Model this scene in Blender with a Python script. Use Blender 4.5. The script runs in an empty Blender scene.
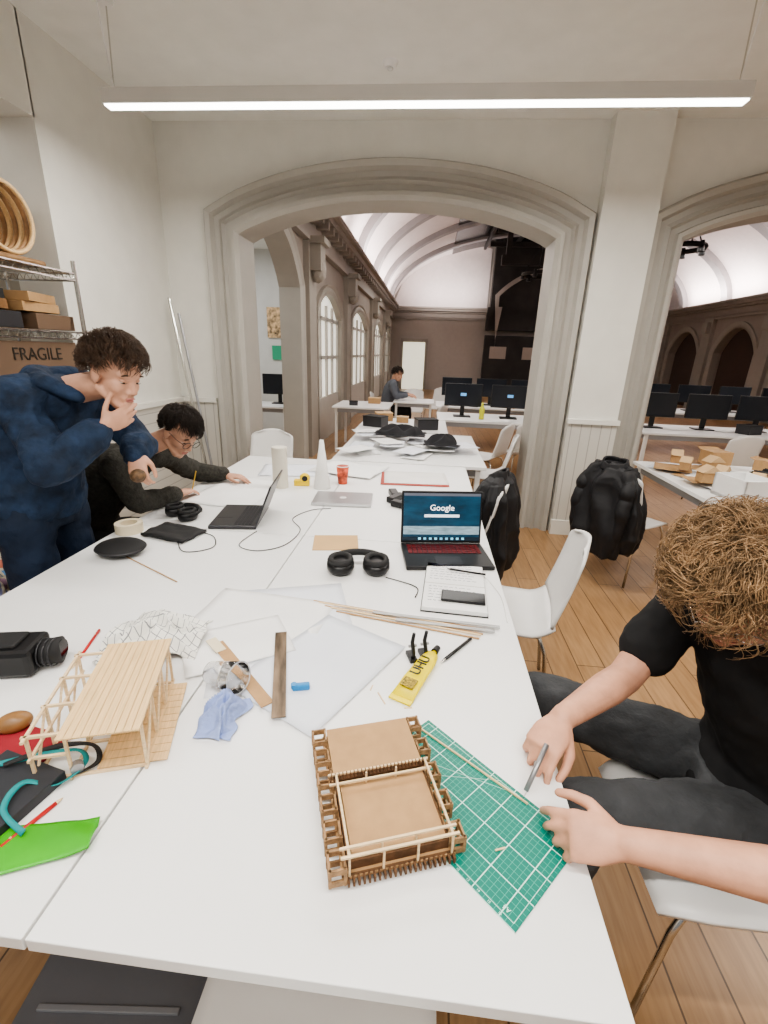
import bpy,bmesh,math,random
from mathutils import Vector as V, Matrix, Euler, noise
random.seed(7)
SC=bpy.context.scene; COL=SC.collection
rad=math.radians
TZ=.74
try: SC.view_settings.look='AgX - Medium High Contrast'
except Exception: pass
# ---------------------------------------------------------------- materials
MATS={}
def _new(name):
    m=bpy.data.materials.new(name);m.use_nodes=True
    nt=m.node_tree;b=nt.nodes['Principled BSDF'];MATS[name]=m
    return m,nt,b
def mat(name,col=(.8,.8,.8),rough=.6,metal=0,bump=0,bscale=60,var=0,vscale=6,trans=0,emit=0,stretch=None,ior=1.45,alpha=1,sheen=0):
    if name in MATS: return MATS[name]
    m,nt,b=_new(name);N=nt.nodes;L=nt.links
    c=(*col,1)
    b.inputs['Base Color'].default_value=c
    b.inputs['Roughness'].default_value=rough
    b.inputs['Metallic'].default_value=metal
    b.inputs['IOR'].default_value=ior
    b.inputs['Alpha'].default_value=alpha
    if trans: b.inputs['Transmission Weight'].default_value=trans
    if sheen: b.inputs['Sheen Weight'].default_value=sheen
    if emit:
        b.inputs['Emission Color'].default_value=c;b.inputs['Emission Strength'].default_value=emit
    tc=N.new('ShaderNodeTexCoord');mp=N.new('ShaderNodeMapping');L.new(tc.outputs['Object'],mp.inputs[0])
    if stretch: mp.inputs['Scale'].default_value=stretch
    nz=N.new('ShaderNodeTexNoise');nz.inputs['Scale'].default_value=vscale;nz.inputs['Detail'].default_value=5
    L.new(mp.outputs[0],nz.inputs['Vector'])
    v=var or .03
    cr=N.new('ShaderNodeValToRGB');L.new(nz.outputs[0],cr.inputs[0])
    cr.color_ramp.elements[0].position=.3;cr.color_ramp.elements[1].position=.7
    cr.color_ramp.elements[0].color=(*[max(0,x*(1-v)) for x in col],1)
    cr.color_ramp.elements[1].color=(*[min(1,x*(1+v)) for x in col],1)
    L.new(cr.outputs[0],b.inputs['Base Color'])
    if bump:
        n2=N.new('ShaderNodeTexNoise');n2.inputs['Scale'].default_value=bscale;n2.inputs['Detail'].default_value=4
        L.new(mp.outputs[0],n2.inputs['Vector'])
        bp=N.new('ShaderNodeBump');bp.inputs['Strength'].default_value=bump;bp.inputs['Distance'].default_value=.01
        L.new(n2.outputs[0],bp.inputs['Height']);L.new(bp.outputs[0],b.inputs['Normal'])
    return m
def brick(name,c1,c2,mc,w,h,ms,off=.5,rot=(0,0,0),rough=.5,bump=.3,grain=0):
    m,nt,b=_new(name);N=nt.nodes;L=nt.links
    tc=N.new('ShaderNodeTexCoord');mp=N.new('ShaderNodeMapping');L.new(tc.outputs['Object'],mp.inputs[0])
    mp.inputs['Rotation'].default_value=rot
    br=N.new('ShaderNodeTexBrick');L.new(mp.outputs[0],br.inputs['Vector'])
    br.offset=off
    for k,v in (('Color1',c1),('Color2',c2),('Mortar',mc)): br.inputs[k].default_value=(*v,1)
    br.inputs['Scale'].default_value=1;br.inputs['Mortar Size'].default_value=ms;br.inputs['Mortar Smooth'].default_value=.1
    br.inputs['Brick Width'].default_value=w;br.inputs['Row Height'].default_value=h
    out=br.outputs['Color']
    if grain:
        nz=N.new('ShaderNodeTexNoise');nz.inputs['Scale'].default_value=4;nz.inputs['Detail'].default_value=8
        m2=N.new('ShaderNodeMapping');m2.inputs['Scale'].default_value=(14,1.2,14);L.new(tc.outputs['Object'],m2.inputs[0]);L.new(m2.outputs[0],nz.inputs['Vector'])
        mx=N.new('ShaderNodeMixRGB');mx.blend_type='MULTIPLY';mx.inputs[0].default_value=grain
        cr=N.new('ShaderNodeValToRGB');cr.color_ramp.elements[0].position=.3;cr.color_ramp.elements[0].color=(.5,.42,.35,1);cr.color_ramp.elements[1].position=.65
        L.new(nz.outputs[0],cr.inputs[0]);L.new(out,mx.inputs[1]);L.new(cr.outputs[0],mx.inputs[2]);out=mx.outputs[0]
    L.new(out,b.inputs['Base Color']);b.inputs['Roughness'].default_value=rough
    if bump:
        bp=N.new('ShaderNodeBump');bp.inputs['Strength'].default_value=bump;bp.inputs['Distance'].default_value=.005;bp.invert=True
        L.new(br.outputs['Fac'],bp.inputs['Height']);L.new(bp.outputs[0],b.inputs['Normal'])
    return m
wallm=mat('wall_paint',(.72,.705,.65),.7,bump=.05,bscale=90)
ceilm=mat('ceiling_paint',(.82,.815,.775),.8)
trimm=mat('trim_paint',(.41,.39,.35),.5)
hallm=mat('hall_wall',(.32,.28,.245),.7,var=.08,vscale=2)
vaultm=mat('vault_paint',(.78,.71,.69),.8)
ribm=mat('rib_paint',(.34,.32,.32),.6)
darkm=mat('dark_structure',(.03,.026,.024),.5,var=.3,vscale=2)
wains=brick('wainscot_paint',(.58,.56,.51),(.58,.56,.51),(.38,.36,.33),.085,9,.004,0,(rad(90),0,0),.5,.5)
wainsl=brick('wainscot_paint_side',(.58,.56,.51),(.58,.56,.51),(.38,.36,.33),.085,9,.004,0,(rad(90),0,rad(90)),.5,.5)
floorm=brick('oak_floor',(.44,.27,.135),(.36,.215,.105),(.12,.07,.035),1.6,.15,.003,.37,(0,0,rad(90)),.32,.3,.5)
white=mat('white_laminate',(.84,.84,.83),.35,var=.015)
whitep=mat('white_plastic',(.80,.79,.77),.3)
edgem=mat('table_edge',(.55,.54,.51),.4)
chrome=mat('chrome',(.62,.61,.58),.22,1)
steelgrey=mat('grey_steel',(.35,.35,.36),.4,.7)
black=mat('black_plastic',(.012,.012,.013),.35)
blackr=mat('black_rubber',(.02,.02,.021),.7)
darkgrey=mat('dark_grey_metal',(.06,.06,.065),.35,.6)
paperm=mat('paper',(.85,.85,.84),.8)
paperb=mat('paper_cool',(.77,.795,.85),.8)
balsa=mat('balsa_wood',(.72,.50,.26),.6,var=.16,vscale=14,stretch=(20,1.5,20))
balsa2=mat('pale_wood',(.76,.58,.36),.6,var=.15,vscale=14,stretch=(1.5,14,14))
mdf=mat('brown_board',(.44,.27,.13),.7,var=.08,vscale=30)
burnt=mat('laser_burnt_edge',(.13,.065,.03),.8,var=.3,vscale=60)
skin=mat('skin',(.62,.33,.22),.5,bump=.06,bscale=180,var=.12,vscale=22)
skin2=mat('skin_pale',(.56,.31,.21),.5,bump=.05,bscale=180,var=.10,vscale=22)
# ---------------------------------------------------------------- mesh builder
class B:
    def __init__(s): s.bm=bmesh.new()
    def box(s,c,sz,rot=(0,0,0)):
        M=Matrix.Translation(V(c))@Euler([rad(a) for a in rot]).to_matrix().to_4x4()@Matrix.Diagonal((*sz,1))
        bmesh.ops.create_cube(s.bm,size=1,matrix=M);return s
    def cyl(s,p1,p2,r1,r2=None,n=16,caps=True):
        p1=V(p1);p2=V(p2);d=p2-p1
        if d.length<1e-6: return s
        M=Matrix.Translation((p1+p2)/2)@d.to_track_quat('Z','Y').to_matrix().to_4x4()
        bmesh.ops.create_cone(s.bm,cap_ends=caps,segments=n,radius1=r1,radius2=r1 if r2 is None else r2,depth=d.length,matrix=M);return s
    def ball(s,c,r,rot=None,sub=2,M0=None):
        if not hasattr(r,'__len__'): r=(r,r,r)
        M=Matrix.Translation(V(c))
        if rot is not None: M=M@(rot.to_4x4() if isinstance(rot,Matrix) else Euler([rad(a) for a in rot]).to_matrix().to_4x4())
        M=M@Matrix.Diagonal((*r,1))
        if M0 is not None: M=M0@M
        bmesh.ops.create_icosphere(s.bm,subdivisions=sub,radius=1,matrix=M);return s
    def cap(s,p1,r1,p2,r2,sub=2):
        s.ball(p1,r1,sub=sub);s.ball(p2,r2,sub=sub);s.cyl(p1,p2,r1,r2,16);return s
    def chain(s,pts):
        for a,b in zip(pts,pts[1:]): s.cap(a[0],a[1],b[0],b[1])
        return s
    def tube(s,pts,r,n=6,closed=False):
        pts=[V(p) for p in pts];k=len(pts)
        rs=r if hasattr(r,'__len__') else [r]*k
        rings=[];up=None
        for i,p in enumerate(pts):
            if closed: t=(pts[(i+1)%k]-pts[i-1])
            else: t=pts[min(i+1,k-1)]-pts[max(i-1,0)]
            if t.length<1e-9: t=V((0,0,1))
            t.normalize()
            if up is None:
                up=V((0,0,1)) if abs(t.z)<.9 else V((1,0,0))
            x=t.cross(up)
            if x.length<1e-5: x=t.orthogonal()
            x.normalize();y=x.cross(t);up=y
            rings.append([s.bm.verts.new(p+(x*math.cos(2*math.pi*j/n)+y*math.sin(2*math.pi*j/n))*rs[i]) for j in range(n)])
        m=k if closed else k-1
        for i in range(m):
            a=rings[i];b=rings[(i+1)%k]
            for j in range(n): s.bm.faces.new((a[j],a[(j+1)%n],b[(j+1)%n],b[j]))
        if not closed:
            s.bm.faces.new(rings[0][::-1]);s.bm.faces.new(rings[-1])
        return s
    def prism(s,poly,h0,h1,fn):
        a=[s.bm.verts.new(fn(p[0],p[1],h0)) for p in poly];b=[s.bm.verts.new(fn(p[0],p[1],h1)) for p in poly]
        n=len(poly)
        s.bm.faces.new(a[::-1]);s.bm.faces.new(b)
        for i in range(n): s.bm.faces.new((a[i],a[(i+1)%n],b[(i+1)%n],b[i]))
        return s
    def loft(s,secs,n=20):
        rings=[[s.bm.verts.new(V(c)+V(ax)*math.cos(2*math.pi*j/n)+V(ay)*math.sin(2*math.pi*j/n)) for j in range(n)] for c,ax,ay in secs]
        for a,b in zip(rings,rings[1:]):
            for j in range(n): s.bm.faces.new((a[j],a[(j+1)%n],b[(j+1)%n],b[j]))
        s.bm.faces.new(rings[0][::-1]);s.bm.faces.new(rings[-1]);return s
    def grid(s,fn,nu,nv):
        vs=[[s.bm.verts.new(fn(i/nu,j/nv)) for j in range(nv+1)] for i in range(nu+1)]
        for i in range(nu):
            for j in range(nv): s.bm.faces.new((vs[i][j],vs[i+1][j],vs[i+1][j+1],vs[i][j+1]))
        return s
    def obj(s,name,m,parent=None,bevel=0,smooth=False,remesh=0,sm=0,solid=0,sub=0,disp=0,dscale=.1,label=None,kind=None):
        bmesh.ops.recalc_face_normals(s.bm,faces=s.bm.faces)
        me=bpy.data.meshes.new(name);s.bm.to_mesh(me);s.bm.free()
        me.materials.append(m)
        o=bpy.data.objects.new(name,me);COL.objects.link(o)
        if smooth or remesh:
            for p in me.polygons: p.use_smooth=True
        if remesh:
            q=o.modifiers.new('r','REMESH');q.mode='VOXEL';q.voxel_size=remesh;q.use_smooth_shade=True
        if sm:
            q=o.modifiers.new('s','SMOOTH');q.factor=.5;q.iterations=sm
        if solid:
            q=o.modifiers.new('so','SOLIDIFY');q.thickness=solid;q.offset=0
        if bevel:
            q=o.modifiers.new('b','BEVEL');q.width=bevel;q.segments=2;q.limit_method='ANGLE'
        if sub:
            q=o.modifiers.new('su','SUBSURF');q.levels=sub;q.render_levels=sub
        if disp:
            t=bpy.data.textures.new('cl','CLOUDS');t.noise_scale=dscale;t.noise_depth=2
            q=o.modifiers.new('d','DISPLACE');q.texture=t;q.strength=disp;q.mid_level=.5;q.texture_coords='LOCAL'
        if parent: o.parent=parent
        if label: o['label']=label
        if kind: o['kind']=kind
        return o
def tag(o,label,cat,group=None,loc=None,rz=None):
    o['label']=label;o['category']=cat
    if group: o['group']=group
    if loc is not None: o.location=loc
    if rz is not None: o.rotation_euler[2]=rad(rz)
    return o
def thing(name,label,cat,loc=(0,0,0),rz=0,group=None,rot=None):
    o=bpy.data.objects.new(name,None);o.empty_display_size=.05;COL.objects.link(o)
    o.location=loc;o.rotation_euler=(0,0,rad(rz)) if rot is None else [rad(a) for a in rot]
    return tag(o,label,cat,group)
def dup(root,loc,rz=0,label=None):
    kids={}
    def walk(o):
        kids[o]=[c for c in o.children]
        for c in kids[o]: walk(c)
    walk(root)
    def cp(o,par):
        c=o.copy();COL.objects.link(c)
        if par is not None: c.parent=par
        for ch in kids[o]: cp(ch,c)
        return c
    r=cp(root,None);r.location=loc;r.rotation_euler=(0,0,rad(rz))
    if label: r['label']=label
    return r
def struct(o): o['kind']='structure';return o
def text(s,size,m,parent,loc,rot=(0,0,0),ext=.0004,align='CENTER',name='lettering'):
    cu=bpy.data.curves.new('lettering','FONT');cu.body=s;cu.size=size;cu.extrude=ext;cu.align_x=align;cu.align_y='CENTER'
    tmp=bpy.data.objects.new('tmp_text',cu);COL.objects.link(tmp)
    bpy.context.view_layer.update()
    me=bpy.data.meshes.new_from_object(tmp.evaluated_get(bpy.context.evaluated_depsgraph_get()))
    bpy.data.objects.remove(tmp);me.materials.clear();me.materials.append(m)
    o=bpy.data.objects.new(name,me);COL.objects.link(o);o.parent=parent
    o.location=loc;o.rotation_euler=[rad(a) for a in rot];return o
# ---------------------------------------------------------------- camera
F=460;th=rad(19.2);ps=rad(4.8);ro=rad(2.0);H=1.58
fw=V((-math.sin(ps)*math.cos(th),math.cos(ps)*math.cos(th),-math.sin(th)))
r0=V((math.cos(ps),math.sin(ps),0));u0=r0.cross(fw)
Rv=math.cos(ro)*r0+math.sin(ro)*u0;Uv=-math.sin(ro)*r0+math.cos(ro)*u0
cd=bpy.data.cameras.new('camera');cd.sensor_fit='VERTICAL';cd.sensor_height=32;cd.sensor_width=24;cd.lens=F/1024*32;cd.clip_start=.02;cd.clip_end=100
cam=bpy.data.objects.new('camera',cd);COL.objects.link(cam)
cam.matrix_world=Matrix(((Rv.x,Uv.x,-fw.x,0),(Rv.y,Uv.y,-fw.y,0),(Rv.z,Uv.z,-fw.z,H),(0,0,0,1)))
SC.camera=cam
# ---------------------------------------------------------------- room shell
YW=4.35;WT=.32;XL=-2.36;ZC=3.28;XR=6
def S(b,name,m,**k): return struct(b.obj(name,m,**k))
S(B().box((3.4,9.5,-.05),(14,26,.1)),'floor',floorm)
def archz(u,zs,rise): return zs+rise*(max(0,1-abs(u)**2.1))**.9
def archwall(b,a0,a1,z1,ops,fn,t0,t1,n=28,z0=0):
    cur=a0
    for (xa,xb,zs,rise,zb) in ops:
        if xa>cur: b.prism([(cur,z0),(xa,z0),(xa,z1),(cur,z1)],t0,t1,fn)
        for i in range(n):
            x0=xa+(xb-xa)*i/n;x1=xa+(xb-xa)*(i+1)/n
            f=lambda x:archz((x-(xa+xb)/2)/((xb-xa)/2),zs,rise)
            b.prism([(x0,f(x0)),(x1,f(x1)),(x1,z1),(x0,z1)],t0,t1,fn)
        if zb>z0: b.prism([(xa,z0),(xb,z0),(xb,zb),(xa,zb)],t0,t1,fn)
        cur=xb
    if cur<a1: b.prism([(cur,z0),(a1,z0),(a1,z1),(cur,z1)],t0,t1,fn)
fxz=lambda x,z,t:(x,t,z)
fyz=lambda y,z,t:(t,y,z)
A1=(-1.70,.96,2.49,.26,0);A2=(1.92,4.58,2.49,.26,0)
b=B();archwall(b,XL-.3,XR,6.4,[A1,A2],fxz,YW,YW+WT);S(b,'wall_back',wallm)
def archtrim(b,op,prof,fn,z0=0,n=40):
    xa,xb,zs,rise,_=op;cx=(xa+xb)/2;hw=(xb-xa)/2
    us=[-1+2*i/n for i in range(n+1)]
    pts=[(xa,z0),(xa,zs*.5)]+[(cx+hw*u,archz(u,zs,rise)) for u in us]+[(xb,zs*.5),(xb,z0)]
    k=len(pts);rings=[]
    def nrm(a,c):
        dx,dz=c[0]-a[0],c[1]-a[1];l=math.hypot(dx,dz) or 1;return V((-dz/l,dx/l))
    for i,p in enumerate(pts):
        n1=nrm(pts[max(i-1,0)],pts[max(i,1)]) if i>0 else nrm(pts[0],pts[1])
        n2=nrm(pts[i],pts[i+1]) if i<k-1 else n1
        m_=(n1+n2);m_.normalize();sc=1/max(.5,m_.dot(n1))
        rings.append([b.bm.verts.new(fn(p[0]+m_.x*o*sc,p[1]+m_.y*o*sc,d)) for o,d in prof])
    m=len(prof)
    for a,c in zip(rings,rings[1:]):
        for j in range(m): b.bm.faces.new((a[j],a[(j+1)%m],c[(j+1)%m],c[j]))
prof=[(-.01,YW+WT+.02),(-.01,YW-.02),(.02,YW-.05),(.05,YW-.05),(.06,YW-.02),(.10,YW-.02),(.12,YW-.055),(.15,YW-.03),(.19,YW-.03),(.21,YW-.08),(.25,YW-.09),(.27,YW-.05),(.27,YW+.01),(.0,YW+.01)]
b=B();archtrim(b,A1,prof,fxz);S(b,'trim_1',trimm,smooth=False)
b=B();archtrim(b,A2,prof,fxz);S(b,'trim_2',trimm)
S(B().box((1.45,YW-.06,ZC/2),(.42,.12,ZC)),'wall_pier',wallm)
S(B().box((1.45,YW-.13,.52),(.42,.02,1.04)),'trim_3',wains)
S(B().box((1.45,YW-.14,1.06),(.44,.05,.04)).box((1.45,YW-.14,.07),(.44,.04,.14)),'trim_4',wallm)
S(B().box((-2.18,YW-.012,.52),(.36,.024,1.1)),'trim_5',wains)
S(B().box((-2.18,YW-.02,1.09),(.36,.05,.04)).box((-2.18,YW-.02,.07),(.36,.05,.14)),'trim_6',wallm)
b=B()
b.box((XL-.15,3.70,ZC/2),(.3,1.32,ZC));b.box((XL-.15,1.0,ZC/2+2.79/2),(.3,4.1,ZC-2.79));b.box((XL-.15,-1.2,ZC/2),(.3,1.6,ZC))
S(b,'wall_left',wallm)
S(B().box((XL+.012,3.70,.52),(.024,1.30,1.1)),'trim_7',wainsl)
S(B().box((XL+.02,3.70,1.09),(.05,1.31,.04)),'trim_8',wallm)
S(B().box((-5.0,1.3,1.6),(.1,7,3.4)),'wall_side_room',mat('side_room_wall',(.40,.36,.30),.8))
S(B().box((-3.7,4.5,1.6),(2.6,.1,3.4)),'wall_side_room_end',mat('side_room_wall'))
S(B().box((1.8,1.2,ZC+.05),(8.4,6.35,.1)),'ceiling',ceilm)
S(B().box((-3.8,1.2,ZC+.05),(2.6,6.35,.1)),'ceiling_side_room',ceilm)
S(B().box((XR+.05,1.2,1.65),(.1,6.6,3.3)),'wall_right',wallm)
# ---------------------------------------------------------------- far hall
HL=-1.8;HR=9.5;HF=22.0;ZS=3.42;VR=2.6;VC=(HL+HR)/2;HW=(HR-HL)/2
b=B();ops=[(4.78,6.6,2.35,.55,0),(7.6,9.6,2.12,.36,0),(10.8,13.6,2.12,.36,0),(15.3,17.8,2.12,.36,0),(18.9,21.0,2.12,.36,0)]
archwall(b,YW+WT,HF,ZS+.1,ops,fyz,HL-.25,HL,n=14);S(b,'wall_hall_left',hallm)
for i,o_ in enumerate(ops):
    b=B();X=HL
    pf=[(-.01,X-.26),(-.01,X+.03),(.05,X+.05),(.10,X+.03),(.14,X+.06),(.14,X-.01),(0,X-.01)]
    archtrim(b,o_,pf,fyz,n=20);S(b,'trim_%d'%(10+i),trimm if i==0 else mat('hall_trim',(.34,.31,.27),.6))
glow=mat('lit_glass',(.92,.91,.82),.4,emit=.75)
for i,o_ in enumerate(ops[1:]):
    y0,y1,zs,ri,_=o_
    b=B();n=12
    poly=[(y0,0),(y1,0)]+[(y1+(y0-y1)*k/n,archz(((y1+(y0-y1)*k/n)-(y0+y1)/2)/((y1-y0)/2),zs,ri)) for k in range(n+1)]
    b.prism(poly,HL-.10,HL-.08,fyz);S(b,'window_%d'%(i+1),glow)
    b=B()
    for k in range(5): 
        yy=y0+(y1-y0)*k/4;b.box((HL-.06,yy,1.15),(.04,.08,2.3))
    for zz in (.05,.75,1.45,2.08): b.box((HL-.06,(y0+y1)/2,zz),(.04,y1-y0,.06))
    b.box((HL-.06,(y0+y1)/2,.4),(.05,y1-y0,.75))
    S(b,'trim_%d'%(16+i),mat('window_frame',(.50,.47,.43),.5))
def cornice(b,p0,p1,horiz,d,x):
    for (o,z,hh) in ((.10,ZS-.42,.06),(.06,ZS-.27,.18),(.14,ZS-.14,.06),(.26,ZS-.06,.09),(.34,ZS+.02,.07)):
        if horiz: b.box(((p0+p1)/2,x-d*o/2,z),(p1-p0,o,hh))
        else: b.box((x+d*o/2,(p0+p1)/2,z),(o,p1-p0,hh))
b=B();cornice(b,YW+WT,HF,False,1,HL)
for k in range(46): b.box((HL+.14,YW+.6+k*.36,ZS-.16),(.2,.1,.1))
S(b,'trim_20',mat('cornice_paint',(.34,.30,.265),.6))
b=B();cornice(b,HL,HR,True,1,HF);S(b,'trim_21',mat('cornice_paint'))
b=B();cornice(b,YW+WT,HF,False,-1,HR);S(b,'trim_22',mat('cornice_paint'))
b=B()
for yy in (7.1,10.2,14.4,18.35):
    b.box((HL+.04,yy,1.5),(.08,.42,3.0));b.box((HL+.12,yy,2.78),(.22,.3,.34));b.ball((HL+.16,yy,2.62),(.12,.12,.16));b.box((HL+.14,yy,2.98),(.3,.38,.08))
S(b,'trim_23',mat('hall_trim'))
b=B();b.box((VC,HF+.1,3.2),(HW*2+.4,.2,6.6));S(b,'wall_hall_end',mat('end_wall',(.42,.38,.34),.7))
XE=2.3
S(B().prism([(HL,ZS),(XE,ZS),(XE,ZS+VR*.9)]+[(HL+(XE-HL)*k/10,ZS+VR*math.sqrt(max(0,1-((HL+(XE-HL)*k/10-VC)/HW)**2))) for k in range(9,0,-1)],HF-.04,HF-.01,fxz),'wall_hall_end_lunette',vaultm)
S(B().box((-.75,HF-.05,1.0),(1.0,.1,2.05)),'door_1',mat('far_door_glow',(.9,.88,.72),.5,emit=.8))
S(B().box((-1.3,HF-.06,1.05),(.12,.14,2.1)).box((-.2,HF-.06,1.05),(.12,.14,2.1)).box((-.75,HF-.06,2.12),(1.2,.14,.12)),'trim_24',mat('hall_trim'))
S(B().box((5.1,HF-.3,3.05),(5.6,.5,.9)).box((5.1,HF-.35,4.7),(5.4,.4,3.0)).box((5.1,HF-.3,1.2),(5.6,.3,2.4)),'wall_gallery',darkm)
b=B()
for k in range(4): b.box((2.9+k*1.4,HF-.47,1.7),(.7,.04,.5))
S(b,'window_12',mat('gallery_window_reflection',(.3,.24,.2),.4,emit=.12))  # dimly glowing panes stand in for window reflections in the dark end
b=B();archtrim(b,(2.7,7.4,3.9,1.0,3.5),[(0,HF-.6),(0,HF-.75),(.16,HF-.75),(.16,HF-.6)],fxz,z0=3.5,n=24);S(b,'trim_25',mat('cornice_paint'))
b=B();opr=[(6+3.1*k,8.1+3.1*k,1.9,.75,0) for k in range(5)]
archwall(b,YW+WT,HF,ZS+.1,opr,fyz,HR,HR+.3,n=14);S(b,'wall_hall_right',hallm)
S(B().box((HR+.28,13,1.6),(.05,17,3.2)),'window_9',mat('night_glass',(.09,.06,.05),.15))
for i,o_ in enumerate(opr):
    b=B();X=HR;archtrim(b,o_,[(-.01,X+.2),(-.01,X-.03),(.06,X-.06),(.18,X-.06),(.18,X+.01),(0,X+.01)],fyz,n=20);S(b,'trim_%d'%(30+i),mat('hall_trim'))
b=B()
for yy in (5.4,8.6,11.7,14.8,17.9,21): b.box((HR-.06,yy,1.5),(.12,.5,3.0));b.box((HR-.12,yy,2.7),(.24,.3,.35))
S(b,'trim_36',mat('hall_trim'))
def vz(x): return ZS+VR*math.sqrt(max(0,1-((x-VC)/HW)**2))
def vp(t,off=0): return (VC-(HW-off)*math.cos(t),ZS+(VR-off)*math.sin(t))
b=B();b.grid(lambda u,v:(vp(math.pi*u)[0],YW+WT+(HF-YW-WT)*v,vp(math.pi*u)[1]),48,2);S(b,'ceiling_vault',vaultm,smooth=True)
S(B().box((VC,YW+WT+.02,4.9),(HW*2,.04,2.8)),'wall_hall_near',vaultm)
for i,yy in enumerate((6.0,8.6,11.5,14.4,17.3,20.0)):
    b=B();n=40;rg=[]
    for k in range(n+1):
        t=math.pi*k/n;a=vp(t,.16);c=vp(t,-.02)
        rg.append([b.bm.verts.new(p) for p in ((a[0],yy-.17,a[1]),(a[0],yy+.17,a[1]),(c[0],yy+.17,c[1]),(c[0],yy-.17,c[1]))])
    for a,c in zip(rg,rg[1:]):
        for j in range(4): b.bm.faces.new((a[j],a[(j+1)%4],c[(j+1)%4],c[j]))
    S(b,'trim_%d'%(40+i),ribm)
b=B()
b.grid(lambda u,v:(vp(rad(55)+rad(70)*u,.06)[0],YW+WT+.3+(HF-YW-WT-.6)*v,vp(rad(55)+rad(70)*u,.06)[1]),12,2);S(b,'window_skylight',mat('skylight_night_glass',(.02,.02,.022),.2),solid=.03)
b=B()
for xx in (1.9,3.1,4.4,5.6): b.box((xx,13,vz(xx)-.25),(.1,16,.14))
for yy in range(7,21,2): b.box((3.8,yy,5.35),(3.8,.1,.16))
b.box((4.1,17,4.5),(4.0,.14,.3));b.box((2.3,17,5.1),(.16,.16,1.4));b.box((5.8,17,5.1),(.16,.16,1.4))
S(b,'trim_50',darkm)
S(B().box((-4.9,6.6,1.6),(.1,4.2,3.4)).box((-3.5,8.6,1.6),(2.9,.1,3.4)),'wall_office',mat('office_wall',(.62,.62,.60),.8))
S(B().box((-3.5,6.65,3.2),(2.9,3.9,.1)),'ceiling_office',ceilm)
# ---------------------------------------------------------------- lights
def area(loc,sx,sy,power,rot=(0,0,0),col=(1,.96,.90)):
    l=bpy.data.lights.new('area_light','AREA');l.shape='RECTANGLE';l.size=sx;l.size_y=sy;l.energy=power;l.color=col
    o=bpy.data.objects.new('area_light',l);COL.objects.link(o);o.location=loc;o.rotation_euler=[rad(a) for a in rot];return o
ledm=mat('led_diffuser',(1,.98,.93),.5,emit=7)
def led(loc,L,label):
    t=thing('pendant_light',label,'light',loc,0,'linear pendant lights')
    B().box((0,0,.035),(L,.07,.07)).obj('housing',mat('white_aluminium',(.62,.60,.56),.4),t,bevel=.004)
    B().box((0,0,-.004),(L-.02,.058,.008)).obj('diffuser',ledm,t)
    for sx in (-1,1):
        B().cyl((sx*(L/2-.06),0,.07),(sx*(L/2-.04),.06,ZC-loc[2]-.01),.004,n=6).obj('suspension_wire',chrome,t)
        B().cyl((sx*(L/2-.06),0,.07),(sx*(L/2-.04),-.03,ZC-loc[2]-.01),.003,n=6).obj('power_cord',whitep,t)
        B().cyl((sx*(L/2-.04),.05,ZC-loc[2]-.03),(sx*(L/2-.04),.05,ZC-loc[2]),.035,.045).obj('ceiling_rose',whitep,t)
    area((loc[0],loc[1],loc[2]-.02),L-.1,.05,64)
    return t
led((-.19,2.95,2.8),3.33,'long white linear LED light hanging on wires below the ceiling')
led((-.19,.2,2.8),3.33,'added unseen white linear LED light over the work tables')  # out-of-view lamp added to light the near room
led((3.9,2.6,2.8),3.0,'added unseen white linear LED light over the side table')  # extra lamp outside the view, added for light on the right
t=thing('smoke_detector','small round white smoke detector on the ceiling','smoke detector',(-.36,3.6,ZC))
B().cyl((0,0,-.03),(0,0,0),.035,.05,20).obj('base',whitep,t)
B().ball((0,0,-.032),(.02,.02,.012)).obj('sensor',edgem,t)
area((-.2,-1.2,2.9),3.5,1.5,50,(25,0,0))
for k in range(3): area((HL+.5,7.5+k*5,ZS+.15),.2,4.2,70,(180,-25,0),(1,.90,.88))
for k in range(3): area((HR-.5,7.5+k*5,ZS+.15),.2,4.2,120,(180,25,0),(1,.90,.88))
area((.6,HF-1.2,ZS+.2),2.6,.3,60,(145,0,0),(1,.92,.90))  # lamp added only to brighten the end lunette
area((.3,7,3.3),2.2,3.5,80);area((4.5,8,3.3),3,3,55);area((0,15,3.4),2.5,5,85)
area((-3.4,6.4,3.1),1.6,2.4,55,col=(1,1,1));area((-3.7,2,3.2),1.5,2,18)
w=bpy.data.worlds.new('world');SC.world=w;w.use_nodes=True;w.node_tree.nodes['Background'].inputs[0].default_value=(.95,.97,1,1);w.node_tree.nodes['Background'].inputs[1].default_value=.33
# ---------------------------------------------------------------- furniture
def table(x0,x1,y0,y1,label,grp='white work tables',h=TZ,ins=.06):
    t=thing('work_table',label,'table',((x0+x1)/2,(y0+y1)/2,0),0,grp);w_=x1-x0;d=y1-y0
    B().box((0,0,h-.0135),(w_,d,.027)).obj('tabletop',white,t,bevel=.002)
    for sx in (-1,1):
        for sy in (-1,1): B().box((sx*(w_/2-.06),sy*(d/2-ins),(h-.027)/2),(.04,.04,h-.027)).obj('leg',whitep,t,bevel=.003)
    B().box((0,d/2-ins,h-.06),(w_-.14,.03,.06)).box((0,-d/2+ins,h-.06),(w_-.14,.03,.06)).box((-w_/2+.06,0,h-.06),(.03,d-2*ins-.02,.06)).box((w_/2-.06,0,h-.06),(.03,d-2*ins-.02,.06)).obj('apron',steelgrey,t)
    return t
table(-.545,.33,.385,1.985,'white laminate table carrying the cutting mat and model',ins=.42)
table(-1.425,-.55,.385,1.985,'white laminate table under the balsa wood model',ins=.42)
table(-.545,.33,1.99,3.59,'white laminate table with open laptops behind')
table(-1.425,-.55,1.99,3.59,'white laminate table where drawings are made')
table(-.75,.50,3.62,5.1,'white table cluttered with papers near the arch')
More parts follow.
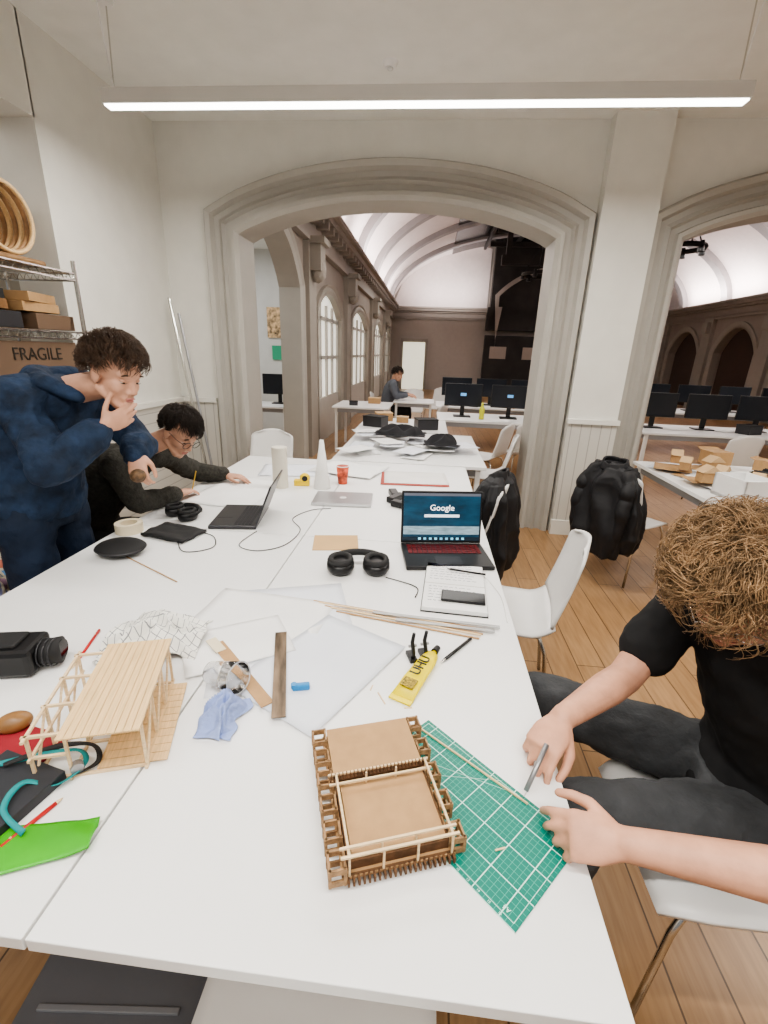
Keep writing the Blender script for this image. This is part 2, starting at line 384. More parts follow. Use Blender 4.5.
table(-.80,.25,5.2,6.25,'white table standing beyond the arch')
table(-1.5,-.6,7.3,8.3,'white desk deep in the hall')
table(.15,1.95,6.3,7.2,'white desk with computer monitors')
table(.15,1.95,8.0,8.9,'white desk with computer monitors in the hall')
table(2.7,6.8,6.0,6.9,'long white desk with a row of monitors')
table(3.0,8,8.6,9.5,'long white desk with dark monitors far in the hall')
table(1.85,2.9,2.75,4.2,'white table piled with card scraps and papers')
def chair(loc,rz,label='white plastic shell chair with chrome legs'):
    t=thing('plastic_chair',label,'chair',loc,rz,'white plastic chairs')
    def seat(u,v):
        x=(u-.5)*2;y=.22-.40*v
        wd=.215*(1-.12*max(0,(.25-v)/.25)**2)
        return (x*wd,y,.45-.012*(1-x*x)*math.sin(math.pi*min(1,v*1.1))-.03*max(0,(.2-v)/.2)**2+.055*max(0,(v-.75)/.25)**2)
    B().grid(seat,14,14).obj('seat',whitep,t,smooth=True,solid=.012,bevel=0)
    def back(u,v):
        x=(u-.5)*2
        wd=.215*(1-.06*v)*(1-.45*max(0,(v-.8)/.2)**2.5)
        return (x*wd,-.18-.035*math.sin(v*1.57)-.07*v+.035*x*x*(.4+v*.6),.505+.36*v-.025*max(0,(v-.8)/.2)*x*x)
    B().grid(back,14,16).obj('backrest',whitep,t,smooth=True,solid=.012)
    for sx in (-1,1):
        for sy,yt in ((1,.15),(-1,-.13)):
            B().tube([(sx*.15,yt*.8,.432),(sx*.175,yt,.425),(sx*.19,yt+sy*.03,.36),(sx*.205,yt+sy*.07,.0)],.009,8).obj('leg',chrome,t,smooth=True)
    B().cyl((-.15,.12,.43),(-.15,-.11,.43),.008,n=8).cyl((.15,.12,.43),(.15,-.11,.43),.008,n=8).cyl((-.17,.13,.43),(.17,.13,.43),.008,n=8).obj('seat_frame',chrome,t)
    return t
c0=chair((.45,1.96,0),80,'white plastic chair with chrome legs, pulled up beside the table')
dup(c0,(.26,2.84,0),75,'white plastic chair with a black coat hung on it')
dup(c0,(1.56,3.45,0),-55,'white plastic chair holding a black jacket beside the pier')
dup(c0,(.80,.92,0),90,'white plastic chair the person in black sits on')
dup(c0,(-.13,.395,0),0,'white plastic chair pushed under the near table')
dup(c0,(-1.45,3.95,0),175,'white plastic chair standing at the back of the tables')
dup(c0,(.62,4.6,0),80,'white plastic chair beside the table beyond the arch')
dup(c0,(.72,5.45,0),60,'white plastic chair beside the table in the hall')
dup(c0,(.05,7.6,0),70,'white plastic chair deep in the hall')
dup(c0,(-1.86,2.2,0),-80,'white plastic chair the seated person uses')
dup(c0,(-.3,9.9,0),180,'white plastic chair at a far desk')
dup(c0,(1.25,5.8,0),5,'white plastic chair at a computer desk')
dup(c0,(.2,10.6,0),150,'white plastic chair standing alone in the hall')
dup(c0,(3.4,5.5,0),10,'white plastic chair at the long monitor desk')
dup(c0,(4.6,5.5,0),-15,'white plastic chair pulled out from the monitor desk')
def monitor(loc,rz,label,logo=True):
    t=thing('computer_monitor',label,'monitor',loc,rz,'computer monitors')
    B().box((0,0,.30),(.52,.03,.31)).obj('housing',black,t,bevel=.005)
    B().box((0,-.016,.305),(.50,.002,.285)).obj('screen',mat('monitor_screen',(.02,.023,.03),.15),t)
    if logo: B().box((0,-.018,.31),(.08,.001,.04)).obj('screen_logo',mat('screen_blue',(.15,.40,.75),.4,emit=.6),t)
    B().box((0,.03,.12),(.06,.03,.24)).obj('stand',black,t,bevel=.004)
    B().box((0,.02,.008),(.24,.18,.016)).obj('base',black,t,bevel=.004)
    return t
m0=monitor((.5,6.75,TZ),0,'black computer monitor showing a small blue window')
for x,y in ((1.15,6.75),(1.75,6.78),(.5,8.5)): dup(m0,(x,y,TZ),random.uniform(-12,12))
m1=monitor((1.1,8.5,TZ),0,'black switched-off computer monitor on a stand',False)
for x,y in ((1.7,8.5),(3.0,6.5),(3.65,6.5),(4.3,6.5),(4.95,6.5),(5.6,6.5),(3.4,9.1),(4.1,9.1),(4.8,9.1),(5.5,9.1),(6.2,9.1)):
    dup(m1,(x,y,TZ),random.uniform(-12,12))
# ---------------------------------------------------------------- laptops
keym=mat('laptop_key',(.03,.03,.033),.5)
def laptop(loc,rz,w,d,ang,body,label,red=False):
    t=thing('laptop',label,'laptop',loc,rz)
    B().box((0,0,.009),(w,d,.018)).obj('base',body,t,bevel=.004)
    b=B();nx=15;ny=5
    for j in range(ny):
        for i in range(nx): b.box((-w*.44+w*.88*(i+.5)/nx,d*.02+d*.38*(j+.5)/ny,.0195),(w*.88/nx*.82,d*.38/ny*.8,.002))
    b.obj('keyboard',mat('red_key',(.12,.01,.012),.5,emit=.12) if red else keym,t)
    B().box((0,-d*.27,.0185),(w*.3,d*.32,.001)).obj('touchpad',darkgrey,t)
    lid=bpy.data.objects.new('lid',None);COL.objects.link(lid);lid.parent=t;lid.location=(0,d/2-.004,.018)
    lid.rotation_euler=(rad(90-ang),0,0)
    h=d*.96
    B().box((0,.004,h/2),(w,.008,h)).obj('lid_shell',body,lid,bevel=.003)
    B().box((0,-.001,h/2),(w*.96,.001,h*.9)).obj('display',mat('display_dark',(.02,.035,.05),.2,emit=.3),lid)
    return t,lid,h
lt,lid,lh=laptop((.12,1.85,TZ),9,.37,.25,100,black,'open black gaming laptop showing a web search page',True)
B().box((0,-.0025,lh*.52),(.35,.001,lh*.80)).obj('wallpaper',mat('wallpaper_teal',(.012,.045,.08),.3,emit=.6,var=.7,vscale=9,stretch=(1,1,3)),lid)
B().box((0,-.003,lh*.25),(.35,.001,lh*.16)).obj('wallpaper_water',mat('wallpaper_pale',(.25,.36,.42),.3,emit=.5,var=.5,vscale=18,stretch=(1,1,6)),lid)
B().box((0,-.003,lh*.935),(.35,.001,lh*.05)).obj('browser_bar',mat('browser_bar',(.12,.13,.16),.3,emit=.5),lid)
B().box((0,-.0035,lh*.53),(.16,.001,.012)).obj('search_bar',mat('search_white',(.8,.85,.9),.3,emit=.9),lid)
text('Google',.038,mat('screen_white',(1,1,1),.4,emit=1.2),lid,(0,-.004,lh*.68),(90,0,0),.0002)
b=B()
for i in range(9): b.box((-.10+i*.025,-.0045,lh*.09),(.012,.001,.01))
b.obj('taskbar_icons',mat('icon_colours',(.2,.6,.9),.4,emit=1,var=.9,vscale=60),lid)
laptop((-.93,2.17,TZ),-82,.33,.23,112,darkgrey,'open dark grey laptop turned towards the seated person')
t=thing('closed_laptop','closed silver laptop lying on the table','laptop',(-.46,2.56,TZ),4)
B().box((0,0,.008),(.34,.235,.016)).obj('base',mat('silver',(.5,.5,.5),.35,.8),t,bevel=.004)
B().box((0,0,.018),(.338,.233,.004)).obj('lid',mat('silver_lid',(.42,.41,.42),.35,.7),t,bevel=.002)
B().cyl((0,0,.02),(0,0,.0205),.02,n=24).obj('emblem',mat('emblem_light',(.7,.7,.7),.3),t)
# ---------------------------------------------------------------- table things
def flat(name,label,cat,cx,cy,w,d,rz,z,m,wave=.0,th_=.0004,group=None):
    b=B();b.grid(lambda u,v:((u-.5)*w,(v-.5)*d,wave*(noise.noise(V((u*3+cx*7,v*3+cy*5,z*50)))+.4)),12,12)
    o=b.obj(name,m,None,smooth=True,solid=th_);return tag(o,label,cat,group,(cx,cy,TZ+z),rz)
flat('paper_sheet','large blank white sheet spread on the table','paper',-.40,1.22,.42,.55,18,.001,paperb,.002)
flat('paper_sheet','white sheet of tracing paper on top','paper',-.50,1.27,.42,.30,-6,.003,paperm,.003)
flat('paper_sheet','translucent pale sheet under the metal strip','paper',-.25,1.06,.30,.42,-28,.005,mat('tracing',(.74,.77,.83),.6),.002)
flat('paper_sheet','blank sheet lying askew','paper',-.52,1.12,.30,.21,32,.0065,paperm,.003)
flat('drawing_sheet','large white drawing sheet being drawn on','paper',-1.12,2.62,.42,.60,-8,.003,paperm,.002)
flat('drawing_sheet','white sheet with pencil lines','paper',-.92,3.2,.5,.35,10,.003,paperb,.004)
flat('drawing_sheet','large white sheet hanging over papers','paper',-.55,3.3,.5,.4,-15,.009,paperm,.01)
flat('drawing_sheet','white plan sheet on the table','paper',-.05,3.15,.44,.32,5,.009,mat('plan',(.74,.72,.69),.7,var=.06),.002)
flat('red_folder','red edged folder on the table','folder',-.06,3.13,.46,.335,4,.005,mat('folder_paper',(.45,.10,.08),.7),.001,.003)
for i in range(18):
    flat('loose_paper','loose white paper on a cluttered table','paper',random.uniform(-.65,.4),random.uniform(3.72,4.98),.3,.21,random.uniform(0,180),.003+i*.004,random.choice([paperm,paperb]),.004,group='loose papers')
for i in range(26):
    flat('card_scrap','scrap of brown card on the side table' if i%3==0 else 'sheet of white paper on the side table','paper',random.uniform(1.95,2.78),random.uniform(2.88,4.06),random.uniform(.18,.38),random.uniform(.14,.28),random.uniform(0,180),.002+i*.0016,mdf if i%3==0 else (paperb if i%2 else paperm),.001,group='card scraps')
for i,(x,y) in enumerate(((2.0,3.35),(2.18,3.5),(2.05,3.75),(2.3,3.3),(2.25,3.75),(2.75,3.4),(2.1,4.0),(2.75,3.15),(2.35,3.05))):
    sx_=random.uniform(.06,.12);t=thing('card_model','small brown card model on the side table','model',(x,y,TZ+.046),random.uniform(0,90),'small card models')
    B().box((0,0,sx_*.3),(sx_,sx_*.7,sx_*.6)).obj('walls',mdf,t)
    B().prism([(-sx_*.6,0),(sx_*.6,0),(0,sx_*.4)],-sx_*.4,sx_*.4,lambda x,z,y:(x,y,z+sx_*.6)).obj('roof',mat('kraft_card2',(.60,.42,.24),.7),t)
for i in range(8):
    flat('loose_paper','white paper on a far desk','paper',[.4,.9,1.4,3.3,4.4,5.2,3.9,1.0][i],random.uniform(6.40,6.46),.3,.21,random.uniform(0,20),.002+i*.001,paperm,.001,group='papers on far desks')
for i,(x,y) in enumerate(((-.6,5.5),(-.3,5.9),(.0,5.45),(-.55,6.0),(.8,8.15),(1.4,8.2),(-1.2,7.6),(-.9,8.0),(4.1,6.3),(5.3,6.25))):
    s_=random.uniform(.10,.2);t=thing('desk_box','small %s box on a hall desk'%('brown card' if i%2 else 'dark grey'),'box',(x,y,TZ),random.uniform(-30,30),'boxes on hall desks')
    B().box((0,0,s_*.3),(s_*1.3,s_,s_*.6)).obj('box_body',mdf if i%2 else darkgrey,t,bevel=.002)
    B().box((0,0,s_*.62),(s_*1.33,s_*1.03,s_*.06)).obj('box_lid',mat('kraft_card2') if i%2 else blackr,t)
tag(B().box((0,0,.002),(.205,.17,.004)).obj('card_square',mat('kraft_card',(.58,.38,.18),.7,var=.05),bevel=.0005),'square of brown grey board on the table','card',None,(-.38,1.93,TZ),10)
def cutting():
    m,nt,b_=_new('cutting_mat_green');N=nt.nodes;L=nt.links
    tc=N.new('ShaderNodeTexCoord');col=None
    prev=(0.0,.19,.14,1)
    for sz,ms,c in ((.0108,.0004,(.08,.40,.31,1)),(.054,.0009,(.55,.85,.75,1))):
        br=N.new('ShaderNodeTexBrick');L.new(tc.outputs['Object'],br.inputs['Vector']);br.offset=0
        br.inputs['Scale'].default_value=1;br.inputs['Brick Width'].default_value=sz;br.inputs['Row Height'].default_value=sz;br.inputs['Mortar Size'].default_value=ms;br.inputs['Mortar Smooth'].default_value=0
        if col is None: br.inputs['Color1'].default_value=prev;br.inputs['Color2'].default_value=prev
        else: L.new(col,br.inputs['Color1']);L.new(col,br.inputs['Color2'])
        br.inputs['Mortar'].default_value=c;col=br.outputs['Color']
    L.new(col,b_.inputs['Base Color']);b_.inputs['Roughness'].default_value=.45;return m
cm=thing('cutting_mat','green self-healing cutting mat with white grid','cutting mat',(.118,.685,TZ),-43)
B().box((0,0,.0015),(.385,.215,.003)).obj('mat_sheet',cutting(),cm,bevel=.001)
lnm=mat('mat_print',(.6,.88,.78),.5)
b=B()
for s in (-1,1): b.box((0,s*.099,.0032),(.368,.0008,.0003));b.box((s*.184,0,.0032),(.0008,.199,.0003))
b.tube([(-.184,-.1,.0032),(.02,.1,.0032)],.0004,4).tube([(-.184,-.02,.0032),(.06,.1,.0032)],.0004,4)
b.obj('printed_border',lnm,cm)
for i in range(1,17): text(str(i),.006,lnm,cm,(-.184+i*.0216,-.1035,.0032),ext=.0001)
text('A4',.011,lnm,cm,(.165,-.09,.0032),(0,0,180),ext=.0001)
tag(B().box((0,0,.002),(.27,.003,.004)).obj('balsa_stick',balsa2),'thin wooden stick being cut on the mat','stick',None,(.14,.778,TZ+.004),-37.7)
# laser-cut model
lm=thing('laser_cut_model','brown laser-cut board building model with notched edges','model',(-.045,.685,TZ+.0035),19)
W=.20;D=.30
lbe=mat('laser_board_edge',(.33,.20,.10),.7,var=.4,vscale=90)
B().box((0,0,.012),(W,D,.006)).obj('base_board',mdf,lm)
B().box((0,.085,.040),(W-.018,.115,.003)).obj('upper_roof_panel',mdf,lm)
B().box((.004,-.066,.036),(W-.03,.138,.003)).obj('lower_roof_panel',mdf,lm)
b=B();b.box((0,.022,.028),(W-.02,.004,.022));b.box((0,.008,.026),(W-.02,.003,.02));b.box((-W/2+.012,0,.026),(.003,D-.02,.026));b.box((W/2-.012,0,.026),(.003,D-.02,.026));b.box((0,D/2-.012,.026),(W-.02,.003,.026));b.box((0,-D/2+.012,.024),(W-.02,.003,.022))
b.obj('inner_wall',burnt,lm)
def crate(b,x,y,sx,sy,h):
    tk=.0035
    for s in (-1,1):
        b.box((x+s*sx/2,y,.006+h-.006),(tk,sy,.012));b.box((x,y+s*sy/2,.006+h-.006),(sx,tk,.012))
        b.box((x+s*sx/2,y,.012),(tk,sy,.012));b.box((x,y+s*sy/2,.012),(sx,tk,.012))
        for q in (-1,1): b.box((x+s*sx/2,y+q*sy/2,.006+h/2),(tk*1.5,tk*1.5,h))
for i in range(6):
    b=B();crate(b,-W/2-.008,-D/2+.012+i*.053,.026,.032,.038);b.obj('notched_turret',lbe,lm)
for i in range(5):
    b=B();crate(b,W/2+.006,-D/2+.02+i*.064,.022,.03,.036);b.obj('notched_turret',lbe,lm)
b=B()
for i in range(22): b.box((-W/2+.01+i*.0088,-D/2-.004,.010),(.0035,.012,.012))
b.box((0,-D/2+.003,.012),(W,.004,.008)).obj('edge_comb',burnt,lm)
b=B()
for i in range(26): b.box((-W/2+.004+i*.0075,.015,.047),(.002,.008,.012))
b.box((0,.015,.040),(W,.006,.004)).obj('joint_comb',burnt,lm)
b=B()
for y in (.018,-.004,-.135,-.150): b.box((0,y,.062 if y<-.1 else .050),(W+.005,.004,.004))
b.box((-W/2+.012,-.07,.060),(.004,.155,.004));b.box((W/2-.008,-.07,.060),(.004,.155,.004))
for x in (-W/2+.012,-.03,.03,W/2-.008):
    for y in (-.150,-.135,.0): b.box((x,y,.04),(.0035,.0035,.045))
b.obj('stick_railing',balsa2,lm)
B().box((0,0,.004),(W-.03,D-.03,.008)).obj('plinth',burnt,lm)
# balsa model
bm_=thing('balsa_wood_model','balsa wood frame model with planked deck','model',(-.66,.79,TZ),18)
b=B()
for i in range(11): b.box((.055,-.115+i*.0222,.005),(.135,.0205,.003))
b.box((.055,0,.002),(.12,.24,.002)).obj('base_planks',balsa,bm_)
b=B()
for i in range(10): b.box((-.0525+.015*i,.0,.118),(.0138,.31,.0035))
b.box((.015,.0,.1155),(.14,.29,.002)).obj('deck_planks',mat('deck_balsa',(.74,.52,.27),.6,var=.14,vscale=10,stretch=(30,1.5,10)),bm_)
b=B();T_=.0055
for x in (-.12,-.055,.085):
    for y in (-.13,-.045,.045,.13): b.box((x,y,.057),(T_,T_,.114))
for x in (-.12,-.055,.085): b.box((x,0,.003),(T_,.28,T_));b.box((x,0,.112),(T_,.29,T_))
for y in (-.13,-.045,.045,.13): b.box((-.02,y,.003),(.215,T_,T_));b.box((-.02,y,.112),(.215,T_,T_))
for x in (-.12,.085):
    for y in (-.0875,0,.0875): b.cyl((x,y-.04,.003),(x,y+.04,.112),.0028,n=6)
b.box((-.12,0,.06),(T_,.28,T_));b.box((-.088,-.13,.06),(.065,T_,T_))
b.obj('stick_frame',balsa2,bm_)
# glue tube
gt=thing('glue_tube','yellow glue tube with black lettering','glue',(.025,1.055,TZ+.016),66)
ty=mat('tube_yellow',(.88,.72,.0),.35)
B().loft([((.105,0,0),(0,.006,0),(0,0,.006)),((.085,0,0),(0,.008,0),(0,0,.008)),((.08,0,0),(0,.020,0),(0,0,.016)),((.05,0,0),(0,.025,0),(0,0,.017)),((-.04,0,-.002),(0,.029,0),(0,0,.013)),((-.105,0,-.010),(0,.031,0),(0,0,.003))],20).obj('tube_body',ty,gt,smooth=True)
B().box((-.112,0,-.011),(.018,.062,.004)).obj('crimped_end',ty,gt)
B().cyl((.10,0,0),(.125,0,0),.011,.009,16).obj('cap',black,gt)
text('UHU',.040,black,gt,(.005,0,.0175),(0,0,0),ext=.001)
B().box((-.068,0,.010),(.035,.036,.004)).obj('printed_text_block',mat('tube_print',(.30,.22,.02),.5,var=.9,vscale=160),gt)
def pen(name,label,cat,p1,p2,r,m,m2=None):
    p1=V(p1);p2=V(p2);t=thing(name,label,cat,p1)
    d=p2-p1
    B().cyl((0,0,0),d*.88,r,r,10).obj('barrel',m,t,smooth=True)
    B().cyl(d*.88,d,r,r*.2,10).obj('tip',m2 or m,t,smooth=True)
    B().box(d*.15+V((0,0,r)),(r*.8,r*.8,r*.6)).obj('clip',m2 or m,t)
pen('pen','black felt-tip pen beside the glue','pen',(.18,1.245,TZ+.006),(.085,1.115,TZ+.006),.005,black,chrome)
pen('pencil','red pencil beside the white cloth','pencil',(-.96,1.13,TZ+.004),(-.91,.95,TZ+.004),.004,mat('red_paint',(.5,.02,.02),.4),balsa2)
pen('pencil','red pencil beside the black sketchbook','pencil',(-.69,.50,TZ+.004),(-.655,.60,TZ+.004),.004,mat('red_paint'),balsa2)
pen('pen','black pen lying on the open notebook','pen',(.27,1.66,TZ+.026),(.12,1.69,TZ+.026),.004,black,black)
for i,(x,y) in enumerate(((.0,1.13),(.035,1.145))):
    t=thing('clip','black plastic spring clip standing upright','clip',(x,y,TZ),20,'black clips')
    B().box((0,0,.006),(.022,.05,.012)).obj('foot',black,t,bevel=.002)
    B().tube([(0,-.01,.0),(0,-.016,.03),(0,.0,.055),(0,-.01,.09)],[.007,.006,.006,.005],8).obj('handle',black,t,smooth=True)
    B().cyl((-.012,-.003,.045),(.012,-.003,.045),.004,n=10).obj('pivot',steelgrey,t)
for i in range(5):
    tag(B().box((0,0,.002),(.60-.03*i,.006,.003)).obj('wood_strip',balsa2 if i%2 else mdf),'long thin wooden strip in a bundle','wood strip','wooden strips',(-.06+.008*i,1.355-.014*i+.004*(i%2),TZ+.002*(i%2)+.001),-9-.5*i)
for i in range(2):
    tag(B().box((0,0,.0025),(.42-.1*i,.015,.002)).obj('steel_ruler',mat('brushed_steel',(.45,.45,.45),.35,.8,stretch=(1,80,1),var=.15)),'thin steel ruler beside the wooden strips','ruler','rulers',(.07+.03*i,1.335-.03*i,TZ+.006),-4)
# notebook and phone
nb=thing('notebook','open spiral notebook with handwritten notes','notebook',(.145,1.57,TZ),-3)
B().box((0,-.0,.010),(.225,.36,.016)).obj('page_block',paperm,nb,bevel=.002)
B().box((0,0,.001),(.232,.368,.003)).obj('cover',black,nb)
b=B()
for r_ in range(15):
    y=.165-r_*.021
    if 6<r_<9: continue
    x=-.095
    while x<.08*random.uniform(.6,1):
        l=random.uniform(.008,.025);pts=[(x+l*k/6,y+random.uniform(-.0025,.0025),.0185) for k in range(7)];b.tube(pts,.0007,3);x+=l+.006
b.obj('handwriting',mat('ink',(.05,.05,.12),.6),nb)
B().box((0,0,.0186),(.224,.003,.0006)).obj('spine',edgem,nb)
ph=thing('smartphone','black smartphone lying on the notebook','phone',(.17,1.47,TZ+.02),-4)
B().box((0,0,.004),(.155,.075,.008)).obj('case',black,ph,bevel=.003)
B().box((0,0,.0083),(.147,.068,.0008)).obj('screen',mat('glass_black',(.01,.01,.012),.08),ph)
def headphones(loc,rz,label,s=1):
    t=thing('headphones',label,'headphones',loc,rz)
    for sx in (-1,1):
        e=B();e.loft([((sx*.065*s,0,.004),(.040*s,0,0),(0,.05*s,0)),((sx*.065*s,0,.02),(.050*s,0,0),(0,.06*s,0)),((sx*.065*s,0,.042),(.049*s,0,0),(0,.058*s,0)),((sx*.065*s,0,.05),(.03*s,0,0),(0,.036*s,0))],24).obj('ear_cup',black,t,smooth=True)
        B().tube([(sx*.065*s+.036*s*math.cos(a),.044*s*math.sin(a),.052) for a in [2*math.pi*k/18 for k in range(18)]],.012*s,8,True).obj('ear_cushion',blackr,t,smooth=True)
    B().tube([(.10*s*math.cos(a),.02+.075*s*math.sin(a),.03+.01*math.sin(a)) for a in [math.pi*k/16 for k in range(17)]],[.008]*4+[.015]*9+[.008]*4,8).obj('headband',blackr,t,smooth=True)
headphones((-.235,1.66,TZ),8,'black over-ear headphones lying on the table',1.1)
headphones((-1.22,2.12,TZ),-30,'black over-ear headphones next to the tape roll',.85)
def cable(pts,label='thin black cable snaking over the table',r=.002,m=None):
    P=[V(p) for p in pts];out=[]
    for i in range(len(P)-1):
        p0=P[max(i-1,0)];p1=P[i];p2=P[i+1];p3=P[min(i+2,len(P)-1)]
        for k in range(8):
            t=k/8;out.append(.5*((2*p1)+(p2-p0)*t+(2*p0-5*p1+4*p2-p3)*t*t+(3*p1-p0-3*p2+p3)*t**3))
    out.append(P[-1]);o=B().tube(out,r,6).obj('cable',m or blackr,smooth=True);return tag(o,label,'cable')
z=TZ+.003
cable([(-.78,2.0,z),(-.80,1.83,z),(-.70,1.78,z),(-.60,1.86,z),(-.58,2.05,z),(-.66,2.2,z),(-.6,2.35,z),(-.5,2.4,z)])
cable([(-1.1,1.85,z),(-1.0,1.72,z),(-.9,1.78,z),(-.95,1.9,z),(-1.05,1.95,z)])
cable([(-.12,1.62,z),(-.0,1.56,z),(.0,1.48,z)])
cable([(.25,1.75,z),(.30,1.6,z),(.315,1.5,z),(.31,1.36,z)],'thin white cable along the table edge',.0015,whitep)
tag(B().cyl((0,0,0),(.36,-.2,0),.0025,n=6).obj('dowel',mdf),'thin dark dowel lying on the table','stick',None,(-1.25,1.66,TZ+.003),0)
t=thing('masking_tape','roll of cream masking tape','tape',(-1.36,1.90,TZ))
b=B();n=40;rg=[]
for k in range(n):
    a=2*math.pi*k/n;rg.append([b.bm.verts.new((r_*math.cos(a),r_*math.sin(a),zz)) for r_,zz in ((.06,0),(.06,.045),(.038,.045),(.038,0))])
for k in range(n):
    a=rg[k];c=rg[(k+1)%n]
    for j in range(4): b.bm.faces.new((a[j],a[(j+1)%4],c[(j+1)%4],c[j]))
b.obj('tape_roll',mat('tape_cream',(.75,.66,.48),.6),t)
B().cyl((0,0,.001),(0,0,.044),.0385,.0385,32,False).obj('core',mdf,t)
t=thing('headphone_case','round black zipped carrying case','case',(-1.24,1.66,TZ))
B().ball((0,0,.032),(.10,.085,.03),sub=4).obj('shell',blackr,t,smooth=True)
B().tube([(.1*math.cos(a),.085*math.sin(a),.032) for a in [2*math.pi*k/40 for k in range(40)]],.003,6,True).obj('zip',darkgrey,t)
b=B();b.grid(lambda u,v:((u-.5)*.24,(v-.5)*.16,.012+.010*noise.noise(V((u*4,v*4,2)))),14,10);tag(b.obj('pouch',blackr,smooth=True,solid=.012),'flat black fabric pouch','pouch',None,(-1.14,1.90,TZ),-15)
t=thing('paper_cup','red patterned paper cup','cup',(-.53,2.93,TZ))
B().cyl((0,0,0),(0,0,.12),.03,.042,28).obj('cup_body',mat('cup_red',(.60,.10,.05),.5,var=.9,vscale=25),t,smooth=True)
B().tube([(.042*math.cos(a),.042*math.sin(a),.12) for a in [2*math.pi*k/28 for k in range(28)]],.003,6,True).obj('rim',paperm,t)
tag(B().loft([((0,0,0),(.055,0,0),(0,.055,0)),((0,0,.02),(.052,0,0),(0,.052,0)),((0,0,.31),(.012,0,0),(0,.012,0))],28).obj('paper_cone',mat('cone_paper',(.74,.73,.70),.7),smooth=True),'tall white paper cone standing upright','cone',None,(-.64,2.80,TZ))
tag(B().cyl((0,0,0),(0,0,.26),.048,.048,32).obj('paper_roll',mat('cream_roll',(.66,.62,.53),.6),bevel=.003),'upright cream cardboard cylinder','cylinder',None,(-.90,2.76,TZ))
t=thing('desk_toy','small yellow tape dispenser','dispenser',(-.78,2.83,TZ),10)
B().box((0,0,.02),(.10,.04,.04)).ball((.02,0,.05),(.035,.02,.035)).obj('body',mat('yellow_plastic',(.85,.6,.02),.4),t,bevel=.004)
B().cyl((.02,-.022,.05),(.02,.022,.05),.018,n=16).obj('spool',black,t)
def lump(name,label,cat,loc,size,m,sc=6,amp=.35,group=None,seed=0,rz=0):
    b=B();bmesh.ops.create_icosphere(b.bm,subdivisions=5,radius=1)
    for v in b.bm.verts:
        d=v.co.normalized();p=d*sc*.35+V((seed,seed*2,0));q=noise.fractal(p,1,2,4)
        k=1+amp*q
        v.co=V((d.x*k*size[0],d.y*k*size[1],max(-size[2]*.95,d.z*k*size[2])))
    return tag(b.obj(name,m,smooth=True),label,cat,group,loc,rz)
def drape(name,label,cat,loc,w_,d_,h_,m,seed,rz=0,fq=2.6,jt=.05,sd=.004,bulge=.6):
    def f(u,v):
        r=math.hypot(u-.5,v-.5)*2;q=1-abs(noise.noise(V((u*fq+seed,v*fq,4))))*2.5;e=max(0,1-r**3)
        return ((u-.5)*w_+jt*noise.noise(V((u*3,v*3,seed))),(v-.5)*d_+jt*noise.noise(V((u*3,v*3,seed+5))),max(.004,e*(h_*bulge+h_*.8*q)))
    return tag(B().grid(f,60,50).obj(name,m,smooth=True,solid=sd),label,cat,None,loc,rz)
drape('scarf','crumpled dark scarf on the cluttered table','scarf',(-.25,4.55,TZ+.078),.50,.30,.07,mat('dark_cloth',(.02,.02,.023),.9),3)
drape('cloth_bag','dark cloth bag lying on papers','bag',(.14,4.12,TZ+.078),.30,.24,.07,mat('dark_cloth'),5)
for i,(x,y,l) in enumerate(((-.15,2.62,.14),(-.17,2.70,.12),(-.12,2.50,.1))):
    tag(B().box((0,0,.02),(.05,l,.035),(0,0,20*i)).obj('charger',black,bevel=.006),'small black charger on the table','charger','small chargers',(x,y,TZ),-30+25*i)
tag(B().loft([((0,0,0),(.035,0,0),(0,.035,0)),((0,0,.14),(.035,0,0),(0,.035,0)),((0,0,.18),(.014,0,0),(0,.014,0)),((0,0,.22),(.014,0,0),(0,.014,0))],20).obj('bottle',mat('bottle_yellow',(.6,.6,.05),.3),smooth=True),'yellow bottle on the hall desk','bottle',None,(.75,6.5,TZ+.01))
def strip(name,label,cat,p1,p2,w_,m,z=.014):
    p1=V(p1);p2=V(p2);d=p2-p1;a=math.degrees(math.atan2(d.y,d.x))
    return tag(B().box((0,0,0),(d.length,w_,.002)).obj(name,m),label,cat,None,((p1.x+p2.x)/2,(p1.y+p2.y)/2,TZ+z),a)
strip('card_strip','brown cardboard strip lying on white sheets','card',(-.575,1.11),(-.345,.885),.034,mdf,.010)
strip('metal_strip','dark stained steel strip with pale worn middle','metal strip',(-.405,1.185),(-.305,.845),.034,mat('stained_steel',(.12,.085,.055),.35,.6,var=.9,vscale=7,stretch=(1,6,1)),.0125)
strip('tape_strip','short strip of pale masking tape','tape',(-.60,1.12),(-.545,1.07),.03,mat('tape_cream'),.013)
glass=mat('clear_plastic',(.97,.98,1),.04,trans=.98,ior=1.12)
t=thing('clear_cup','clear plastic cup tipped over','cup',(-.475,.935,TZ+.045),0,rot=(0,80,-20))
B().cyl((0,0,-.045),(0,0,.05),.028,.040,28,False).obj('cup_wall',glass,t,smooth=True,solid=.0012)
B().cyl((0,0,-.046),(0,0,-.044),.028,.028,28).obj('cup_base',glass,t)
B().tube([(.04*math.cos(a),.04*math.sin(a),.05) for a in [2*math.pi*k/28 for k in range(28)]],.002,6,True).obj('rim',mat('clear_rim',(.9,.92,.95),.1,trans=.6),t,smooth=True)
drape('crumpled_tissue','crumpled periwinkle blue tissue','tissue',(-.435,.835,TZ+.002),.085,.125,.042,mat('blue_tissue',(.30,.38,.66),.8,bump=.5,bscale=70),9,0,4.2,.022,.0015,.8)
t=thing('marker_cap','small blue plastic glue cap','cap',(-.28,.955,TZ+.006),15)
B().box((0,0,.008),(.045,.018,.016)).obj('cap_body',mat('blue_plastic',(.02,.22,.5),.3),t,bevel=.004)
